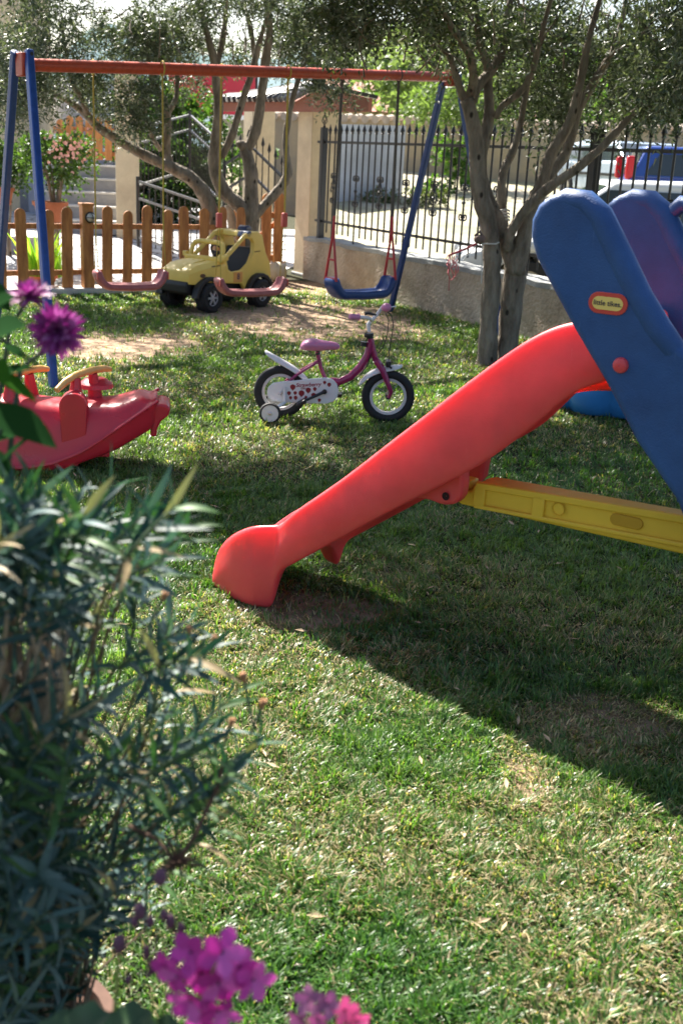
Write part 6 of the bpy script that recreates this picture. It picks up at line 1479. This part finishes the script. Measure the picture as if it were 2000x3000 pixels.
# --- chrysanthemum with two blooms
M_pet = leafmat('purple_petals', trans=.22, rough=.5, tcol=(1.3, .7, 1.3)); M_gl = leafmat('garden_leaves', trans=.35, rough=.7, tcol=(1.3, 1.8, .3), spec=0.0)
Q = Vector((at(-160, 1300, 1.35).x, 1.35, 0))
cm = thing('chrysanthemum', (Q.x, Q.y, 0), 0, 'chrysanthemum plant with two magenta purple blooms at the left edge', 'plant')
def bloom(px, py, D_, R_, face, nm):
    c_ = at(px, py, D_); f_ = Vector(face).normalized(); M_ = f_.to_track_quat('Z', 'Y').to_matrix(); lv = LV()
    for ring_, (n, el, L) in enumerate(((22, -8, 1.0), (22, 10, 1.0), (20, 30, .95), (16, 48, .8), (12, 64, .62), (8, 78, .45))):
        for k in range(n):
            a = 2 * math.pi * (k + .5 * (ring_ % 2)) / n + rd.uniform(-.1, .1); e = rad(el + rd.uniform(-9, 9))
            dv = M_ @ Vector((math.cos(a) * math.cos(e), math.sin(a) * math.cos(e), math.sin(e))); nv_ = M_ @ Vector((-math.cos(a) * math.sin(e), -math.sin(a) * math.sin(e), math.cos(e)))
            col = [(.24, .03, .18), (.19, .02, .14), (.32, .06, .25), (.42, .15, .34)][rd.randrange(4)]
            lv.leaf(c_, dv, nv_, R_ * L * rd.uniform(.85, 1.08), R_ * .085, rd.uniform(-.5, .4), col, 5, .6, .5)
    o = lv.build(nm, M_pet, cm, Q)
    MB().ball(c_ - Q, R_ * .16, 10, 6).build('flower_eye', mat('flower_eye', (.06, .01, .03), .8), o)
    return c_
c1 = bloom(168, 970, 1.42, .040, (.25, -1, .25), 'bloom'); c2 = bloom(88, 870, 1.45, .033, (-.1, -.35, 1), 'bloom')
b = MB(); b.tube([Q + Vector((0, 0, .2)), Q + Vector((.02, 0, .8)), at(60, 1080, 1.42), c1 + Vector((-.01, .02, -.02))], [.006, .005, .0035, .003], 7)
b.tube([Q + Vector((0, 0, .2)), Q + Vector((0, 0.02, .9)), at(30, 960, 1.46), c2], [.006, .005, .003, .003], 7)
b.tube([Q + Vector((0, 0, .2)), at(-60, 1400, 1.38), at(10, 1250, 1.38)], [.006, .004, .003], 7)
b.build('stem', mat('dark_stem', (.03, .05, .03), .6), cm, smooth=True, off=Q)
lv = LV(); DK = [(.015, .045, .015), (.02, .055, .02), (.035, .10, .015)]
for (x0, y0, x1, y1, W, D_, ci) in ((-60, 1180, 165, 1290, .026, 1.3, 0), (-70, 1000, 60, 940, .030, 1.3, 1), (-60, 930, 30, 860, .025, 1.4, 0), (-40, 1075, 105, 1160, .013, 1.38, 2), (-60, 1290, 75, 1250, .02, 1.4, 0), (-50, 1110, 95, 1060, .012, 1.4, 0), (-40, 1400, 100, 1240, .007, 1.35, 0), (-90, 1330, 40, 1380, .02, 1.35, 1), (-60, 1060, 25, 1110, .02, 1.35, 2), (20, 1010, 65, 1040, .008, 1.42, 0), (-80, 820, 30, 900, .02, 1.45, 0)):
    p = at(x0, y0, D_); q = at(x1, y1, D_ - .03); d_ = q - p; lv.leaf(p, d_, Vector((rd.uniform(-.3, .3), -.45, .9)), d_.length * 1.02, W, .25, DK[ci], 8, .45, .2)
lv.build('leaves', M_gl, cm, Q)
# --- geranium
Q2 = Vector((at(420, 3100, 1.0).x, 1.0, 0))
ge = thing('geranium', (Q2.x, Q2.y, 0), 0, 'geranium plant with bright pink flower heads at the bottom edge of the view', 'plant')
b = MB(); lvp = LV()
def floret(c_, R_, face, cols, nm='floret'):
    f_ = Vector(face).normalized(); M_ = f_.to_track_quat('Z', 'Y').to_matrix(); lv = LV(); a0 = rd.random() * 6
    for k in range(5):
        a = a0 + 2 * math.pi * k / 5 + rd.uniform(-.12, .12); e = rad(rd.uniform(5, 30))
        dv = M_ @ Vector((math.cos(a) * math.cos(e), math.sin(a) * math.cos(e), math.sin(e))); nv_ = M_ @ Vector((-math.cos(a) * math.sin(e), -math.sin(a) * math.sin(e), math.cos(e)))
        lv.leaf(c_, dv, nv_, R_ * rd.uniform(1.0, 1.25), R_ * .40, rd.uniform(0, .6), cols[rd.randrange(len(cols))], 7, .62, .12)
    o = lv.build(nm, M_pet, ge, Q2); MB().ball(c_ - Q2, R_ * .09, 8, 6).build('flower_eye', mat('flower_eye', (.06, .01, .03), .8), o)
PKc = [(.58, .06, .37), (.44, .035, .27), (.62, .12, .42)]
hub = at(590, 2910, .98)
for (x, y, r_, fx, fz) in ((490, 2830, .020, -.5, .1), (560, 2790, .022, -.2, .6), (650, 2790, .023, .2, .7), (590, 2850, .024, 0, .1), (700, 2830, .022, .5, .4), (740, 2870, .022, .8, .1), (640, 2880, .024, .2, 0), (560, 2930, .024, -.2, -.1), (640, 2960, .023, .2, -.2), (520, 2860, .021, -.6, 0), (600, 2995, .023, 0, -.3)):
    c_ = at(x, y, .96 + rd.uniform(-.015, .015)); floret(c_, r_, (fx, -1, fz), PKc); b.tube([hub, hub.lerp(c_, .5), c_], .0012, 5)
hub2 = at(960, 3040, .95)
for (x, y, r_, fx, fz, dim) in ((1010, 2960, .015, .4, .4, 0), (1045, 2990, .016, .6, 0, 0), (960, 2940, .014, 0, .7, 1), (905, 2930, .015, -.4, .6, 1), (880, 2985, .014, -.7, 0, 1), (930, 2985, .012, 0, 0, 1)):
    c_ = at(x, y, .94); floret(c_, r_, (fx, -1, fz), [(.68, .16, .30), (.62, .12, .25)] if not dim else [(.30, .10, .20), (.38, .14, .26)]); b.tube([hub2, c_], .0012, 5)
b.tube([Q2 + Vector((0, 0, .10)), Q2 + Vector((.02, 0, .4)), at(600, 3100, 1.0), hub], [.005, .004, .003, .0025], 7)
b.tube([Q2 + Vector((0, 0, .15)), Q2 + Vector((.12, -.02, .4)), at(980, 3150, .96), hub2], [.005, .004, .003, .0025], 7)
b.tube([Q2 + Vector((0, 0, .15)), at(330, 3050, 1.02), at(345, 2860, 1.02), at(350, 2790, 1.02)], [.005, .003, .0025, .002], 7)
b.build('stalks', mat('geranium_stalk', (.20, .26, .06), .5), ge, smooth=True, off=Q2)
bb2 = MB()
for (x, y, L, W, a) in ((350, 2765, .012, .008, 1.2), (410, 2670, .011, .007, 1.5), (430, 2790, .010, .005, -1.1), (470, 2570, .011, .008, .6), (440, 2700, .008, .005, .2), (500, 2700, .010, .006, 2.0), (480, 2680, .007, .005, 1), (395, 2700, .008, .005, 2.4), (530, 2720, .008, .005, .5), (375, 2870, .006, .004, 1)):
    c_ = at(x, y, 1.02) - Q2; bb2.ball(c_, W, 9, 6, (1, 1, L / W)); 
    bb2.tube([c_, c_ + Vector((.006, 0, -.02)), at(440, 2860, 1.02) - Q2], .0009, 5)
bb2.build('spent_buds', mat('spent_bud', (.13, .055, .09), .8, var=.4, scale=60), ge, smooth=True)
# round scalloped leaves low at the bottom edge
lb = MB()
for (x, y, R_) in ((250, 3010, .028), (380, 3010, .028), (330, 3060, .04), (560, 3080, .03), (180, 3070, .04), (470, 3070, .035)):
    c_ = at(x, y, 1.0) - Q2; n = 28; nv_ = Vector((rd.uniform(-.3, .3), -.5, 1)).normalized(); M_ = nv_.to_track_quat('Z', 'Y').to_matrix(); vs = [c_ + M_ @ Vector((0, 0, -.008))]
    for k in range(n): a = 2 * math.pi * k / n; r_ = R_ * (1 + .07 * math.cos(a * 8)); vs.append(c_ + M_ @ Vector((math.cos(a) * r_, math.sin(a) * r_, .004 * math.cos(a * 4))))
    lb.add(vs, [(0, 1 + k, 1 + (k + 1) % n) for k in range(n)]); lb.tube([c_, Vector((0, 0, .2))], .0018, 5)
lb.build('leaves', mat('geranium_leaf', (.035, .085, .02), .5, var=.3, scale=40), ge, smooth=True, ang=180)
t = thing('flower_pot', (Q2.x, Q2.y, 0), 0, 'weathered clay pot under the geranium at the bottom edge', 'pot')
MB().lathe([(.10, 0), (.14, .16), (.155, .16), (.155, .2), (.135, .2), (.13, .17), (.001, .165)], 28).build('pot_body', M_pot, t, smooth=True)
